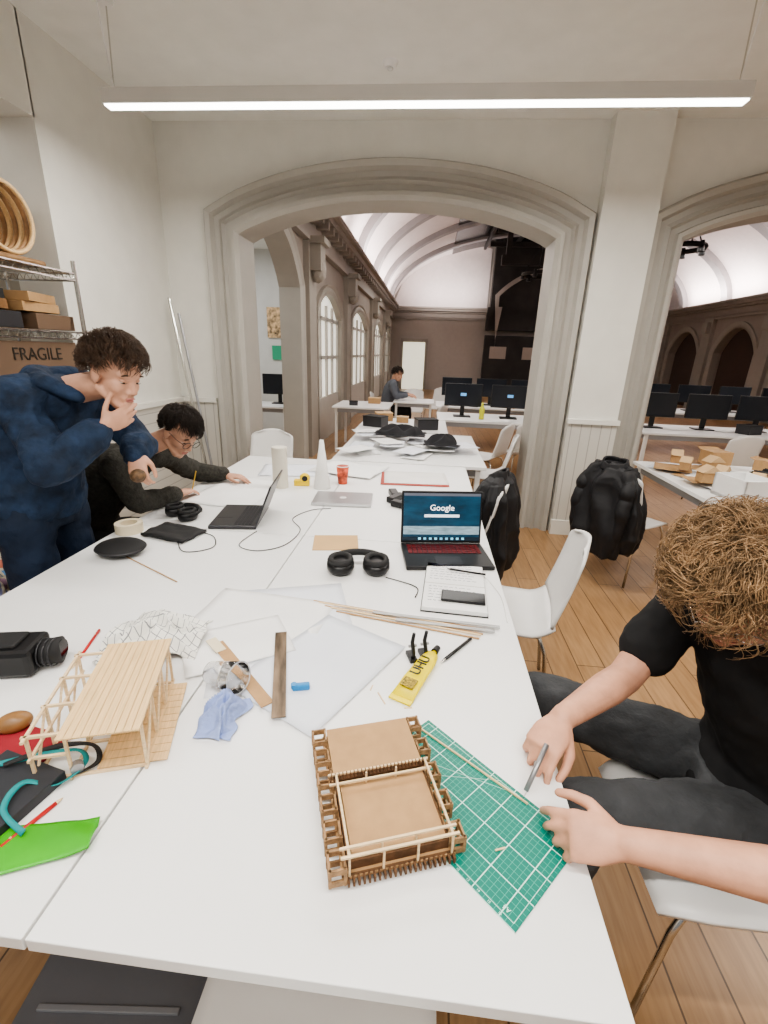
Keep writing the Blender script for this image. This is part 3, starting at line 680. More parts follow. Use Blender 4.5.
B().cyl((-.018,0,.018),(-.018,0,.006),.008,n=16).obj('nozzle',mat('blue_plastic'),t)
chk=brick('checked_cloth',(.80,.79,.74),(.80,.79,.74),(.22,.23,.24),.020,.020,.0010,0,(0,0,rad(20)),.85,0)
def cl(u,v):
    x=(u-.5)*.27;y=(v-.5)*.20;r=math.hypot(u-.5,v-.5)*2
    q=1-abs(noise.noise(V((u*3.6,v*3.6,4))))*2.5
    return (x+.03*noise.noise(V((u*3,v*3,1))),y+.03*noise.noise(V((u*3,v*3,7))),max(.004,.035*(1-r*.8)+.065*q*(1-.6*r)))
tag(B().grid(cl,60,44).obj('checked_cloth',chk,smooth=True,solid=.002),'crumpled white cloth with thin grey checks','cloth',None,(-.755,1.10,TZ+.004),10)
t=thing('camera_device','black camera-like device with ribbed lens','camera',(-1.07,.94,TZ),12)
B().box((0,0,.042),(.16,.11,.08)).obj('body',black,t,bevel=.014)
B().box((-.01,0,.086),(.10,.07,.012)).obj('top_cover',blackr,t,bevel=.005)
B().cyl((.07,0,.045),(.125,.01,.045),.032,.036,28).obj('lens',blackr,t,smooth=True)
for k in range(3): B().tube([(.085+.014*k,.036*math.cos(a),.045+.036*math.sin(a)) for a in [2*math.pi*q/24 for q in range(24)]],.002,6,True).obj('lens_ring',darkgrey,t)
B().cyl((.1255,.01,.045),(.127,.01,.045),.028,.028,28).obj('lens_glass',mat('glass_black'),t)
tag(B().ball((0,0,.022),(.036,.026,.022),sub=4).obj('wooden_egg',mat('walnut',(.25,.13,.05),.35,var=.3,vscale=20),smooth=True),'polished brown wooden egg','egg',None,(-.885,.745,TZ),30)
t=thing('sketchbook','black hardback sketchbook under a lanyard','book',(-.775,.575,TZ),-12)
B().box((0,0,.012),(.16,.17,.024)).obj('cover',mat('black_cover',(.03,.032,.038),.45),t,bevel=.002)
B().box((.0,0,.012),(.15,.1705,.016)).obj('pages',paperm,t)
b=B();b.grid(lambda u,v:((u-.5)*.16,(v-.5)*.10,.006+.006*noise.noise(V((u*4,v*4,3)))),14,10);tag(b.obj('red_fabric',mat('dark_red_cloth',(.28,.02,.03),.8),smooth=True,solid=.003),'piece of dark red fabric','fabric',None,(-.83,.70,TZ),-10)
b=B();b.grid(lambda u,v:((u-.5)*.19,(v-.5)*(.10-.04*u),.004+.022*max(0,u-.55)*abs(math.sin(v*3+u*4))),20,12);tag(b.obj('green_film',mat('green_plastic_film',(.06,.38,.015),.35,var=.2),smooth=True,solid=.0008),'bright green translucent film sheet','plastic sheet',None,(-.635,.51,TZ+.002),18)
ln=thing('lanyard','teal and black lanyard looped on the table','lanyard',(0,0,TZ))
def ribbon(pts,w_,m,nm):
    P=[V(p) for p in pts];out=[]
    for i in range(len(P)-1):
        p0=P[max(i-1,0)];p1=P[i];p2=P[i+1];p3=P[min(i+2,len(P)-1)]
        for k in range(8):
            t=k/8;out.append(.5*((2*p1)+(p2-p0)*t+(2*p0-5*p1+4*p2-p3)*t*t+(3*p1-p0-3*p2+p3)*t**3))
    b=B();vs=[]
    for i,p in enumerate(out):
        d=(out[min(i+1,len(out)-1)]-out[max(i-1,0)]);d.normalize();s=V((-d.y,d.x,.6*math.sin(i*.25)))*w_/2
        vs.append((b.bm.verts.new(p-s),b.bm.verts.new(p+s)))
    for a,c in zip(vs,vs[1:]): b.bm.faces.new((a[0],c[0],c[1],a[1]))
    b.obj(nm,m,ln,smooth=True,solid=.0015)
ribbon([(-.84,.62,.03),(-.76,.66,.03),(-.69,.69,.025),(-.66,.67,.015),(-.68,.62,.012),(-.73,.60,.032),(-.72,.545,.032),(-.66,.52,.012)],.010,mat('teal_webbing',(.015,.24,.25),.7),'strap')
ribbon([(-.80,.63,.034),(-.73,.69,.03),(-.67,.71,.02),(-.64,.68,.01),(-.67,.64,.01)],.010,blackr,'inner_strap')
B().cyl((-.67,.66,.02),(-.66,.65,.02),.012,n=16).obj('clasp',steelgrey,ln)
for i,(x,y,a) in enumerate(((-.07,.955,-60),(-.03,.98,60),(-.1,.99,80),(.18,.60,20),(.0,.93,10))):
    tag(B().box((0,0,.001),(.045 if i==0 else .02,.003,.002)).obj('wood_offcut',balsa2),'tiny wooden offcut on the table','offcut','wood offcuts',(x,y,TZ+(.004 if i==3 else 0)),a)
t=thing('storage_crate','grey plastic crate under the table','crate',(-.60,.60,0),5)
B().box((0,0,.02),(.36,.30,.04)).box((-.17,0,.12),(.02,.30,.2)).box((.17,0,.12),(.02,.30,.2)).box((0,.14,.12),(.36,.02,.2)).box((0,-.14,.12),(.36,.02,.2)).obj('crate_body',mat('grey_plastic',(.10,.105,.12),.5),t,bevel=.005)
B().box((0,0,.23),(.38,.32,.02)).obj('lid',mat('grey_lid',(.14,.145,.16),.4),t,bevel=.006)
B().box((0,-.08,.243),(.30,.012,.008)).box((0,.08,.243),(.30,.012,.008)).obj('lid_rib',mat('grey_lid2',(.22,.225,.24),.4),t,bevel=.002)
cable([(-.40,.45,.34),(-.38,.46,.2),(-.35,.5,.05),(-.25,.55,.02)],'black power cable hanging under the table',.003)
# jackets
puff=mat('black_nylon',(.013,.013,.015),.6,bump=.25,bscale=30)
def jacket(label,loc,rz,prof,folds,amp,seed,sl=.52):
    t=thing('jacket',label,'jacket',loc,rz)
    b=B();NR=70;n=110;rings=[]
    for i in range(NR+1):
        s_=i/NR*(len(prof)-1);k=min(int(s_),len(prof)-2);f=s_-k;f=f*f*(3-2*f) if k==len(prof)-2 else f
        z_,cx,rx,ry=[prof[k][q]*(1-f)+prof[k+1][q]*f for q in range(4)]
        tt=i/NR;ring=[]
        for j in range(n):
            a=2*math.pi*j/n;ca,sa=math.cos(a),math.sin(a)
            e=.8;x=math.copysign(abs(ca)**e,ca)*rx;y=math.copysign(abs(sa)**e,sa)*ry
            p=V((ca*1.3+seed,sa*1.3,z_*3.2))
            w_=amp*(1.2-.7*tt)*(math.sin(folds*a+5*noise.noise(V((ca+seed,sa,z_*2))))+2.2*(1-2.5*abs(noise.noise(p*1.6)))*.5)
            zz=z_+.07*(1-tt)**4*noise.noise(V((ca*1.6,sa*1.6,seed)))
            ring.append(b.bm.verts.new((cx+x*(1+w_/max(rx,.06)),y*(1+w_/max(ry,.06)),zz)))
        rings.append(ring)
    for a,c in zip(rings,rings[1:]):
        for j in range(n): b.bm.faces.new((a[j],a[(j+1)%n],c[(j+1)%n],c[j]))
    b.bm.faces.new(rings[0][::-1]);b.bm.faces.new(rings[-1])
    b.obj('jacket_body',puff,t,smooth=True)
    zt=prof[-1][0];cx=prof[-1][1]
    for s in (-1,1):
        ry=prof[-2][3]
        pts=[(cx,s*ry*.6,zt-.04),(cx-.06,s*(ry+.0),zt-.15),(cx-.10,s*(ry+.01),zt-.32),(cx-.08,s*(ry-.02),zt-sl)]
        P=[];R_=[]
        for q in range(37):
            u=q/36*3;k=min(int(u),2);f=u-k;P.append(V(pts[k]).lerp(V(pts[k+1]),f)+V((.006*math.sin(q*.8),0,0)));R_.append((.056-.012*q/36)*(1+.05*math.sin(q*1.3+seed)+.04*math.sin(q*.55)))
        B().tube(P,R_,18).obj('sleeve',puff,t,smooth=True)
    b=B()
    b.grid(lambda u,v:(cx-.01+.045*math.cos(2*math.pi*u)*(1+.3*v),.085*math.sin(2*math.pi*u)*(1+.2*v),zt+.012-.05*v+.012*math.cos(2*math.pi*u)+.01*math.sin(3*math.pi*u)),28,8)
    b.obj('collar',puff,t,smooth=True,solid=.014)
    return t
jacket('black coat draped over a white chair back',(.46,2.78,0),-30,[(.28,.0,.12,.19),(.42,0,.13,.21),(.60,0,.12,.21),(.78,.01,.095,.20),(.86,.01,.065,.17),(.90,.01,.035,.09)],6,.017,3,.62)
jacket('black jacket draped over a white chair by the pier',(1.35,3.32,0),36,[(.26,.0,.12,.21),(.40,0,.13,.25),(.58,0,.12,.25),(.76,.0,.10,.22),(.86,.0,.065,.17),(.90,.0,.035,.08)],6,.020,8,.66)
t=thing('tote_box','white cardboard box on the side table','box',(1.99,2.95,TZ+.046),12)
B().box((0,0,.01),(.22,.24,.02)).box((-.105,0,.07),(.01,.24,.14)).box((.105,0,.07),(.01,.24,.14)).box((0,.115,.07),(.22,.01,.14)).box((0,-.115,.07),(.22,.01,.14)).obj('box_body',paperm,t)
for i,(x,y,a,s) in enumerate(((2.42,4.02,10,.18),(2.70,3.85,40,.14))):
    t=thing('cardboard_box','open brown cardboard box on the side table','box',(x,y,TZ+.046),a,'cardboard boxes')
    B().box((0,0,s*.3),(s,s*.8,s*.6)).obj('box_body',mdf,t)
    B().box((0,s*.5,s*.62),(s,s*.3,.004),(20,0,0)).obj('flap',mdf,t)
lump('cable_tangle','tangled heap of black cables and parts','cables',(2.5,3.40,TZ+.09),(.14,.12,.045),blackr,9,.5,seed=12)
# metal shelf
t=thing('wire_shelf','chrome wire shelving rack standing in the wall opening','shelf',(-2.44,2.34,0))
for x in (-.23,.23):
    for y in (-.62,.62): B().cyl((x,y,0),(x,y,2.04),.0135,n=10).obj('post',chrome,t)
for zz in (.4,1.18,1.63,1.97):
    b=B()
    for x in (-.23,.23): b.cyl((x,-.62,zz),(x,.62,zz),.006,n=6);b.cyl((x,-.62,zz-.04),(x,.62,zz-.04),.006,n=6);b.tube([(x,-.62+k*.031,zz-.04*(k%2)) for k in range(41)],.003,4)
    for k in range(26): b.cyl((-.23,-.62+k*.0496,zz),(.23,-.62+k*.0496,zz),.003,n=5)
    for y in (-.62,.62): b.cyl((-.23,y,zz),(.23,y,zz),.006,n=6);b.cyl((-.23,y,zz-.04),(.23,y,zz-.04),.006,n=6);b.tube([(-.23+k*.023,y,zz-.04*(k%2)) for k in range(21)],.003,4)
    b.obj('wire_panel',chrome,t)
t=thing('fragile_box','brown box printed with a fragile warning','box',(-2.36,2.42,1.19),0)
B().box((0,0,.19),(.26,.94,.38)).obj('box_body',mat('dark_card',(.15,.095,.06),.7),t,bevel=.003)
text('FRAGILE',.095,mat('label_black',(.02,.015,.01),.6),t,(.133,.16,.31),(90,0,90),.0006)
for i in range(3):
    tag(B().box((0,0,.045),(.30,.34,.085)).obj('storage_box',[mdf,darkgrey,mat('dark_card')][i],bevel=.003),'flat brown box on the wire shelf','box','boxes on the wire shelf',(-2.42,2.0+.40*i,1.637),3*i)
for i in range(4):
    tag(B().box((0,0,.03),(.28,.3,.05)).obj('folded_board',[mat('walnut'),mdf,blackr,mdf][i],bevel=.002),'stacked board on the wire shelf','board','boards on the wire shelf',(-2.42,2.72 if i%2 else 2.35,1.727+.052*(i//2)),5*i)
hoopm=mat('bent_wood',(.34,.20,.10),.55,var=.35,vscale=12)
for i in range(9):
    tag(B().tube([(0,-.40,0),(.0,.0,.0),(0,.45,.0)],.018,8).obj('wooden_rod',hoopm,smooth=True),'wooden rod stacked on the rack','rod','wooden rods',(-2.62+.042*i,2.36,1.995),0)
for i in range(9):
    tag(B().tube([(0,.17*math.cos(a),.19+.17*math.sin(a)) for a in [2*math.pi*k/30 for k in range(30)]],.013,6,True).obj('wooden_hoop',hoopm if i%2 else balsa,smooth=True),'round bent wooden hoop standing on the rack','hoop','wooden hoops',(-2.58+.034*i,2.64,2.008))
for i in range(2):
    tag(B().cyl((0,0,0),(-.33+.02*i,.14,1.95-.12*i),.012,n=8).obj('metal_pole',steelgrey if i==1 else chrome),'thin metal pole leaning in the corner','pole','metal poles',(-1.98+.05*i,4.08+.01*i,0.01))
tag(B().box((0,0,0),(.30,.02,.5)).obj('poster',mat('colourful_poster',(.5,.35,.2),.6,var=.95,vscale=14)),'bright patchwork poster on the office wall','poster',None,(-2.75,8.53,2.0))
tag(B().box((0,0,0),(.22,.02,.24)).obj('sign',mat('green_sign',(.05,.35,.2),.5)),'small green sign below the poster','sign',None,(-2.72,8.53,1.5))
table(-3.6,-2.1,6.9,7.6,'white desk inside the adjoining office')
dup(m1,(-2.95,7.3,TZ),0);dup(m1,(-2.35,7.35,TZ),5)
def chand(loc,r,label):
    t=thing('ring_chandelier',label,'chandelier',loc,0,'ring chandeliers')
    B().tube([(r*math.cos(a),r*math.sin(a),0) for a in [2*math.pi*k/32 for k in range(32)]],.04,6,True).obj('ring',black,t)
    b=B()
    for k in range(4): a=k*math.pi/2;b.cyl((r*math.cos(a),r*math.sin(a),0),(0,0,.7),.012,n=6)
    b.cyl((0,0,.7),(0,0,vz(loc[0])-loc[2]-.1),.015,n=6);b.obj('chain',black,t)
    for k in range(6):
        a=k*math.pi/3;B().cyl((r*math.cos(a),r*math.sin(a),-.1),(r*math.cos(a),r*math.sin(a),.06),.05,.03,12).obj('lamp_shade',black,t)
chand((4.0,9,3.35),.34,'black ring chandelier with six shades');chand((2.4,12,3.36),.4,'black ring chandelier hanging in the hall')
# ---------------------------------------------------------------- people
def n_(v): v=V(v);v.normalize();return v
def hand(b,w,f,th_,bk,curl,thumb=(.7,.7,-.3),thumb2=(.2,1,-.35),s=1.0,splay=.06):
    w=V(w);f=n_(f);th_=n_(V(th_)-V(th_).dot(f)*f);bk=n_(V(bk)-V(bk).dot(f)*f-V(bk).dot(th_)*th_)
    b.loft([(w-f*.02*s,th_*.026*s,bk*.019*s),(w+f*.01*s,th_*.028*s,bk*.018*s),(w+f*.045*s,th_*.040*s,bk*.017*s),(w+f*.085*s,th_*.041*s,bk*.013*s),(w+f*.094*s,th_*.036*s,bk*.008*s)],18)
    offs=(.030,.010,-.010,-.029);base=(.083,.087,.084,.077)
    lens=((.040,.025,.021),(.045,.029,.022),(.041,.027,.021),(.032,.020,.018))
    for i in range(4):
        p=w+f*base[i]*s+th_*offs[i]*s;ang=0;q=p
        b.cap(p-f*.02*s,.0095*s,q,.0092*s)
        rr=(.0092,.0082,.0076,.0066)
        c=curl[i] if hasattr(curl[i],'__len__') else (curl[i],curl[i]*1.1,curl[i]*.8)
        for j in range(3):
            ang+=rad(c[j]);d=f*math.cos(ang)-bk*math.sin(ang)+th_*splay*(1.5-i)
            d.normalize();q2=q+d*lens[i][j]*s;b.cap(q,rr[j]*s,q2,rr[j+1]*s);q=q2
    p=w+f*.02*s+th_*.022*s-bk*.006*s
    d1=n_(th_*thumb[0]+f*thumb[1]+bk*thumb[2]);d2=n_(th_*thumb2[0]+f*thumb2[1]+bk*thumb2[2])
    p1=p+d1*.045*s;p2=p1+(d1*.35+d2*.65).normalized()*.032*s;p3=p2+d2*.024*s
    b.chain([(p,.014*s),(p1,.0115*s),(p2,.0098*s),(p3,.0085*s)])
def headM(c,fwd,up):
    y=n_(fwd);x=n_(y.cross(V(up)));z=x.cross(y);return Matrix(((x.x,y.x,z.x,c[0]),(x.y,y.y,z.y,c[1]),(x.z,y.z,z.z,c[2]),(0,0,0,1)))
def head(b,M):
    def bl(c,r): b.ball(c,r,sub=3,M0=M)
    def T(p): return M@V(p)
    bl((0,-.012,.032),(.074,.094,.086));bl((0,.022,-.030),(.058,.064,.082));bl((0,.03,.03),(.062,.060,.058))
    for s in (-1,1):
        bl((s*.036,.052,-.028),(.024,.028,.028));b.cap(T((s*.058,-.005,-.055)),.016,T((s*.022,.062,-.098)),.018)
        bl((s*.013,.090,-.040),.009);bl((s*.076,-.006,-.012),(.009,.02,.031));bl((s*.08,-.014,-.004),(.007,.013,.022))
        b.cap(T((s*.012,.084,.020)),.010,T((s*.047,.066,.020)),.009)
    b.cap(T((0,.084,.010)),.009,T((0,.103,-.032)),.0115)
    bl((0,.070,-.062),(.030,.024,.022));bl((0,.068,-.098),(.024,.022,.018))
    bl((0,.074,-.106),(.017,.014,.012))
def face_parts(par,M,browm,sk,lipc=(.45,.18,.15)):
    def T(p): return M@V(p)
    for s in (-1,1):
        B().ball((s*.031,.068,.000),(.0115,.0105,.0095),sub=3,M0=M).obj('eye',mat('eye_white',(.6,.57,.54),.2),par,smooth=True)
        B().ball((s*.031,.0765,-.004),(.0055,.003,.0055),sub=3,M0=M).obj('iris',mat('iris',(.05,.03,.02),.15),par,smooth=True)
        B().ball((s*.031,.0685,.0035),(.0140,.0125,.0095),sub=3,M0=M).obj('eyelid',sk,par,smooth=True)
        B().tube([T((s*x,.0795-.35*(x-.03)**2*20,-.0045+.003*math.sin((x-.016)/.03*math.pi)*-1)) for x in (.018,.024,.031,.038,.045)],.0011,5).obj('eyelashes',browm,par,smooth=True)
        B().tube([T((s*x,.083-.35*(x-.03)**2*20,.022+.004*math.sin((x-.012)/.04*math.pi))) for x in (.014,.022,.030,.038,.046,.052)],[.002,.0035,.004,.0035,.003,.0015],6).obj('eyebrow',browm,par,smooth=True)
    B().ball((0,.0905,-.062),(.023,.006,.0042),sub=3,M0=M).ball((0,.0900,-.0705),(.019,.006,.005),sub=3,M0=M).obj('lips',mat('lips',lipc,.45),par,smooth=True)
def glasses(par,M,m):
    def T(p): return M@V(p)
    g=B()
    for s in (-1,1):
        g.tube([T((s*.034+.024*math.cos(a),.101-.1*abs(.024*math.cos(a))*(1 if s*math.cos(a)>0 else 0),-.002+.020*math.sin(a))) for a in [2*math.pi*k/24 for k in range(24)]],.0018,6,True)
        g.tube([T((s*.058,.098,.004)),T((s*.074,.06,.004)),T((s*.080,.0,.004)),T((s*.078,-.02,-.008))],.0017,6)
    g.tube([T((-.011,.101,.002)),T((0,.104,.005)),T((.011,.101,.002))],.0016,6)
    g.obj('glasses',m,par,smooth=True)
def hair(par,M,m,n,L,curl,rstr,lift=.02,front=.40,side=-.25,back=-.55,vol=1.08,seed=1,droop=.6,fringe=0,waves=(1.5,3.2),clump=0,sag=0,taper=0,fq=2.6):
    rnd=random.Random(seed);b=B()
    def ok(d):
        if d.y>.25: return d.z>front+ (abs(d.x)*.1)
        if d.y>-.25: return d.z>side
        return d.z>back
    C=V((0,-.014,.030));Rr=V((.078,.098,.092))
    bb=bmesh.new();bmesh.ops.create_icosphere(bb,subdivisions=4,radius=1)
    bad=[v for v in bb.verts if not ok(v.co)];bmesh.ops.delete(bb,geom=bad,context='VERTS')
    mp={}
    for v in bb.verts:
        k=vol*(1+.05*noise.noise(v.co*5));mp[v]=b.bm.verts.new(M@(C+V((v.co.x*Rr.x*k,v.co.y*Rr.y*k,v.co.z*Rr.z*k))))
    for f in bb.faces: b.bm.faces.new([mp[v] for v in f.verts])
    bb.free()
    c=0
    while c<n:
        d=V((rnd.gauss(0,1),rnd.gauss(0,1),rnd.gauss(0,1)))
        if d.length<.1: continue
        d.normalize()
        if not ok(d): continue
        c+=1
        p=C+V((d.x*Rr.x,d.y*Rr.y,d.z*Rr.z))*(vol*.98)
        jit=.5 if not clump else .12
        side_=V((d.x*1.0,d.y*.6+fringe*max(0,d.z),-droop))+V((rnd.uniform(-jit,jit),rnd.uniform(-jit,jit),rnd.uniform(-.2,.2)))
        if clump:
            nn=noise.noise_vector(d*fq+V((seed,0,0)));side_+=nn*clump
        tang=side_-d*side_.dot(d);tang.normalize()
        bi=d.cross(tang);k=10 if curl<.003 else 16;l=L*rnd.uniform(.6,1.2)
        if taper: l*=max(.35,min(1,.55+.75*d.z))
        if clump:
            nz_=noise.noise(d*4+V((seed,3,1)));ph=nz_*9+rnd.uniform(-.25,.25);tw=(waves[0]+(waves[1]-waves[0])*(.5+nz_))*math.pi*2
        else:
            ph=rnd.uniform(0,6.28);tw=rnd.uniform(*waves)*math.pi*2*(1 if curl>.003 else .3)
        pts=[];lf=rnd.uniform(.6,1.15)
        for i in range(k):
            t=i/(k-1);cc=curl*min(1,t*3)
            q=p+tang*l*t+d*(lift*lf*math.sin(t*2.6)-(t*t*l*l*2.2 if curl<.003 else t*t*l*.25))+bi*cc*math.cos(ph+tw*t)+d*cc*(.6 if clump else 1)*math.sin(ph+tw*t)
            q=M@q
            q.z-=sag*t*t
            pts.append(q)
        b.tube(pts,[rstr*(1-.6*i/(k-1)) for i in range(k)],4)
    return b.obj('hair',m,par,smooth=True)
def person(label,J,skinm,spec):
    t=thing('person',label,'person',(0,0,0),0)
    b=B()
    pel,wa,ch,nk=[V(J[k]) for k in ('pelvis','waist','chest','neck')]
    sl,sr=V(J['sl']),V(J['sr']);rt=n_(sr-sl)
    def sec(c,rx,ry,ax,up): 
        a=n_(ax);u=n_(up);f=n_(a.cross(u));return (c,a*rx,f*ry)
    hipax=n_(V(J['hr'])-V(J['hl']))
    def torso(bb,o,lowext=0):
        bb.loft([sec(pel-(wa-pel)*(.15+lowext),.150+o,.10+o,hipax,wa-pel),sec(pel,.165+o,.11+o,hipax,wa-pel),sec(wa,.140+o,.10+o,(hipax+rt)/2,ch-wa),sec(ch,.165+o,.108+o,rt,nk-ch),sec(ch*.4+nk*.6,.145+o,.085+o,rt,nk-ch),sec(nk-(nk-ch)*.08,.075+o*.5,.06+o*.5,rt,nk-ch)],24)
        for s_ in (sl,sr): bb.cap(nk*.75+ch*.25,.055+o*.8,s_,.052+o)
    torso(b,0)
    M=headM(J['head'],J['fwd'],J['up'])
    if spec.get('hs'): M=M@Matrix.Scale(spec['hs'],4)
    b.cap(nk,.056,M@V((0,-.025,-.05)),.052)
    head(b,M)
    def arm(bb,s,e,w,o,cuff=0):
        s,e,w=V(s),V(e),V(w)
        return [(s,.050+o),(s.lerp(e,.5),.046+o),(e,.040+o),(e.lerp(w,.3),.041+o),(w,.027+o+cuff)]
    for sd in ('l','r'):
        b.chain(arm(b,J['s'+sd],J['e'+sd],J['w'+sd],0))
        if 'hand'+sd in J: hand(b,J['w'+sd],**J['hand'+sd])
    for sd in ('l','r'):
        h_,k_,a_=V(J['h'+sd]),V(J['k'+sd]),V(J['a'+sd])
        b.chain([(h_,.085),(h_.lerp(k_,.5),.073),(k_,.056),(k_.lerp(a_,.35),.055),(a_,.038)])
        fd=n_(J['foot']);b.chain([(a_-V((0,0,.03)),.035),(a_+fd*.14-V((0,0,.05)),.03)])
    b.obj('body',skinm,t,remesh=spec.get('vox',.006),sm=spec.get('sm',2))
    return t,M,torso,arm
def wrap(name,m,par,build,vox=.01,disp=.012,ds=.06,sm=4):
    b=B();build(b);return b.obj(name,m,par,remesh=vox,sm=sm,disp=disp,dscale=ds)
def legs(b,J,o,hem=.9,flare=0):
    for sd in ('l','r'):
        h_,k_,a_=V(J['h'+sd]),V(J['k'+sd]),V(J['a'+sd])
        b.chain([(h_,.088+o),(h_.lerp(k_,.5),.078+o),(k_,.062+o),(k_.lerp(a_,.4),.060+o+flare),(k_.lerp(a_,hem),.048+o+flare)])
def shoes(par,J,m):
    for sd in ('l','r'):
        a_=V(J['a'+sd]);fd=n_(J['foot']);g=V((a_.x,a_.y,0))
        b=B();b.loft([(g+V((0,0,.012))+fd*.05,fd*.145,n_(fd.cross(V((0,0,1))))*.05),(g+V((0,0,.05))+fd*.05,fd*.14,n_(fd.cross(V((0,0,1))))*.045),(g+V((0,0,.09))+fd*.0,fd*.075,n_(fd.cross(V((0,0,1))))*.04)],20)
        b.obj('shoe',m,par,smooth=True,bevel=.004)
# P1
hairm1=mat('wavy_light_brown_hair',(.27,.17,.09),.6,var=.6,vscale=30)
J1=dict(pelvis=(.88,.97,.53),waist=(.91,.98,.68),chest=(.86,.97,.86),neck=(.79,.965,1.00),
 sl=(.85,.79,.96),sr=(.71,1.15,.97),hl=(.86,.87,.53),hr=(.86,1.07,.53),kl=(.42,.84,.56),kr=(.39,1.24,.56),al=(.36,.86,.10),ar=(.34,1.26,.10),foot=(-1,0,0),
 el=(.68,.545,.82),er=(.54,1.02,.82),wl=(.385,.595,.80),wr=(.345,.86,.815),
 head=(.70,.965,1.115),fwd=(-.38,-.66,-.64),up=(-.32,-.50,.80),
 handl=dict(f=(-1,.14,-.10),th_=(0,.8,.5),bk=(-.1,-.4,.85),curl=((30,35,20),(40,45,25),(50,50,30),(55,55,30)),thumb=(.75,.7,-.2),thumb2=(.1,1,-.35)),
 handr=dict(f=(-.62,-.74,-.25),th_=(.7,-.6,-.1),bk=(-.2,.1,.95),curl=((30,40,25),(40,45,30),(50,50,30),(55,55,30)),thumb=(.6,.75,-.35),thumb2=(-.1,1,-.5)))
p1,M1,tor1,arm1=person('seated person in black t-shirt cutting a stick on the mat',J1,skin,dict(vox=.0045,sm=2,hs=1.06))
tee=mat('black_cotton',(.010,.010,.011),.85,bump=.3,bscale=14)
def bt(b):
    tor1(b,.022,.15)
    for sd in 'lr':
        s,e=V(J1['s'+sd]),V(J1['e'+sd]);b.chain([(s,.068),(s.lerp(e,.60),.070)])
wrap('t_shirt',tee,p1,bt,.009,.03,.10)
jm=mat('dark_grey_denim',(.055,.058,.062),.85,bump=.4,bscale=60,var=.25,vscale=12)
wrap('jeans',jm,p1,lambda b:(legs(b,J1,.014,.92,.01),b.loft([(V(J1['pelvis'])-V((0,0,.06)),V((0,.17,0)),V((.13,0,0))),(V(J1['pelvis'])+V((0,0,.08)),V((0,.165,0)),V((.125,0,0)))],20)),.01,.025,.07)
shoes(p1,J1,black)
face_parts(p1,M1,hairm1,skin);glasses(p1,M1,chrome)
hair(p1,M1,hairm1,4600,.105,.011,.0012,.050,.50,-.25,-.75,1.16,3,.30,.05,(.8,1.5),1.5,.006,0,3.4)
t=thing('craft_knife','silver craft knife held against the mat','knife',(.235,.70,TZ+.006))
B().cyl((.01,.014,.012),(.06,.085,.065),.005,.0055,12).obj('handle',steelgrey,t,smooth=True)
B().prism([(0,0),(.012,.004),(.012,.009),(.003,.006)],-.0004,.0004,lambda x,y,z_:(x,x*1.2+z_,y)).obj('blade',chrome,t)
# P2
hairm2=mat('brown_hair',(.060,.034,.020),.5,var=.5,vscale=40)
J2=dict(pelvis=(-1.62,1.72,.95),waist=(-1.59,1.72,1.10),chest=(-1.52,1.72,1.27),neck=(-1.38,1.72,1.40),
 sl=(-1.39,1.89,1.35),sr=(-1.46,1.55,1.36),hl=(-1.62,1.82,.93),hr=(-1.62,1.62,.93),kl=(-1.60,1.84,.50),kr=(-1.60,1.60,.50),al=(-1.63,1.86,.09),ar=(-1.63,1.60,.09),foot=(1,0,0),
 er=(-1.30,1.46,1.15),wr=(-1.175,1.590,1.285),el=(-1.22,1.86,1.17),wl=(-1.15,1.72,1.165),
 head=(-1.175,1.70,1.47),fwd=(.90,-.22,-.36),up=(.35,-.02,.90),
 handr=dict(f=(.46,.66,.34),th_=(-.2,-.3,1),bk=(.80,-.60,.1),curl=(12,14,18,22),thumb=(.8,.6,-.1),thumb2=(.6,.9,-.2),s=.92),
 handl=dict(f=(.25,-.45,-.80),th_=(.8,.2,.2),bk=(.5,-.5,.4),curl=((25,45,35),(35,50,35),(45,50,35),(50,50,35)),thumb=(.6,.8,-.4),thumb2=(-.1,1,-.6),s=.95))
p2,M2,tor2,arm2=person('standing person in navy hooded denim jacket covering their mouth',J2,skin2,dict(vox=.0055))
navy=mat('navy_denim',(.012,.027,.060),.85,bump=.6,bscale=45,var=.5,vscale=14)
def bh(b):
    tor2(b,.045,.2)
    for sd in 'lr': b.chain(arm2(b,J2['s'+sd],J2['e'+sd],V(J2['e'+sd]).lerp(V(J2['w'+sd]),.82),.028,cuff=.008))
wrap('hooded_jacket',navy,p2,bh,.009,.045,.09,4)
wrap('hood',navy,p2,lambda b:b.chain([(V((-1.29,1.63,1.385)),.025),(V((-1.38,1.60,1.43)),.035),(V((-1.48,1.66,1.44)),.05),(V((-1.50,1.75,1.44)),.05),(V((-1.42,1.84,1.44)),.038),(V((-1.30,1.82,1.385)),.025)]),.008,.02,.08,3)
for sd in 'lr':
    e_,w_=V(J2['e'+sd]),V(J2['w'+sd]);B().cyl(e_.lerp(w_,.80),e_.lerp(w_,.93),.050,.044,24).obj('cuff',mat('navy_cuff',(.006,.014,.034),.8),p2,bevel=.006,smooth=True)
wrap('trousers',mat('navy_trouser',(.008,.018,.042),.8,bump=.4,bscale=45,var=.25),p2,lambda b:(legs(b,J2,.022,.95,.02),b.loft([(V((-1.62,1.72,.84)),V((0,.17,0)),V((.12,0,0))),(V((-1.61,1.72,1.04)),V((0,.16,0)),V((.115,0,0)))],20)),.012,.04,.12)
shoes(p2,J2,mat('white_shoe',(.6,.6,.58),.5))
face_parts(p2,M2,hairm2,skin2)
hair(p2,M2,hairm2,2400,.060,.0045,.0013,.030,.45,.0,-.40,1.09,5,.0,1.1,(.5,1.0),.8,0,1)
t=thing('woven_ball','brown woven ball held in the hand','ball',(-1.12,1.665,1.085))
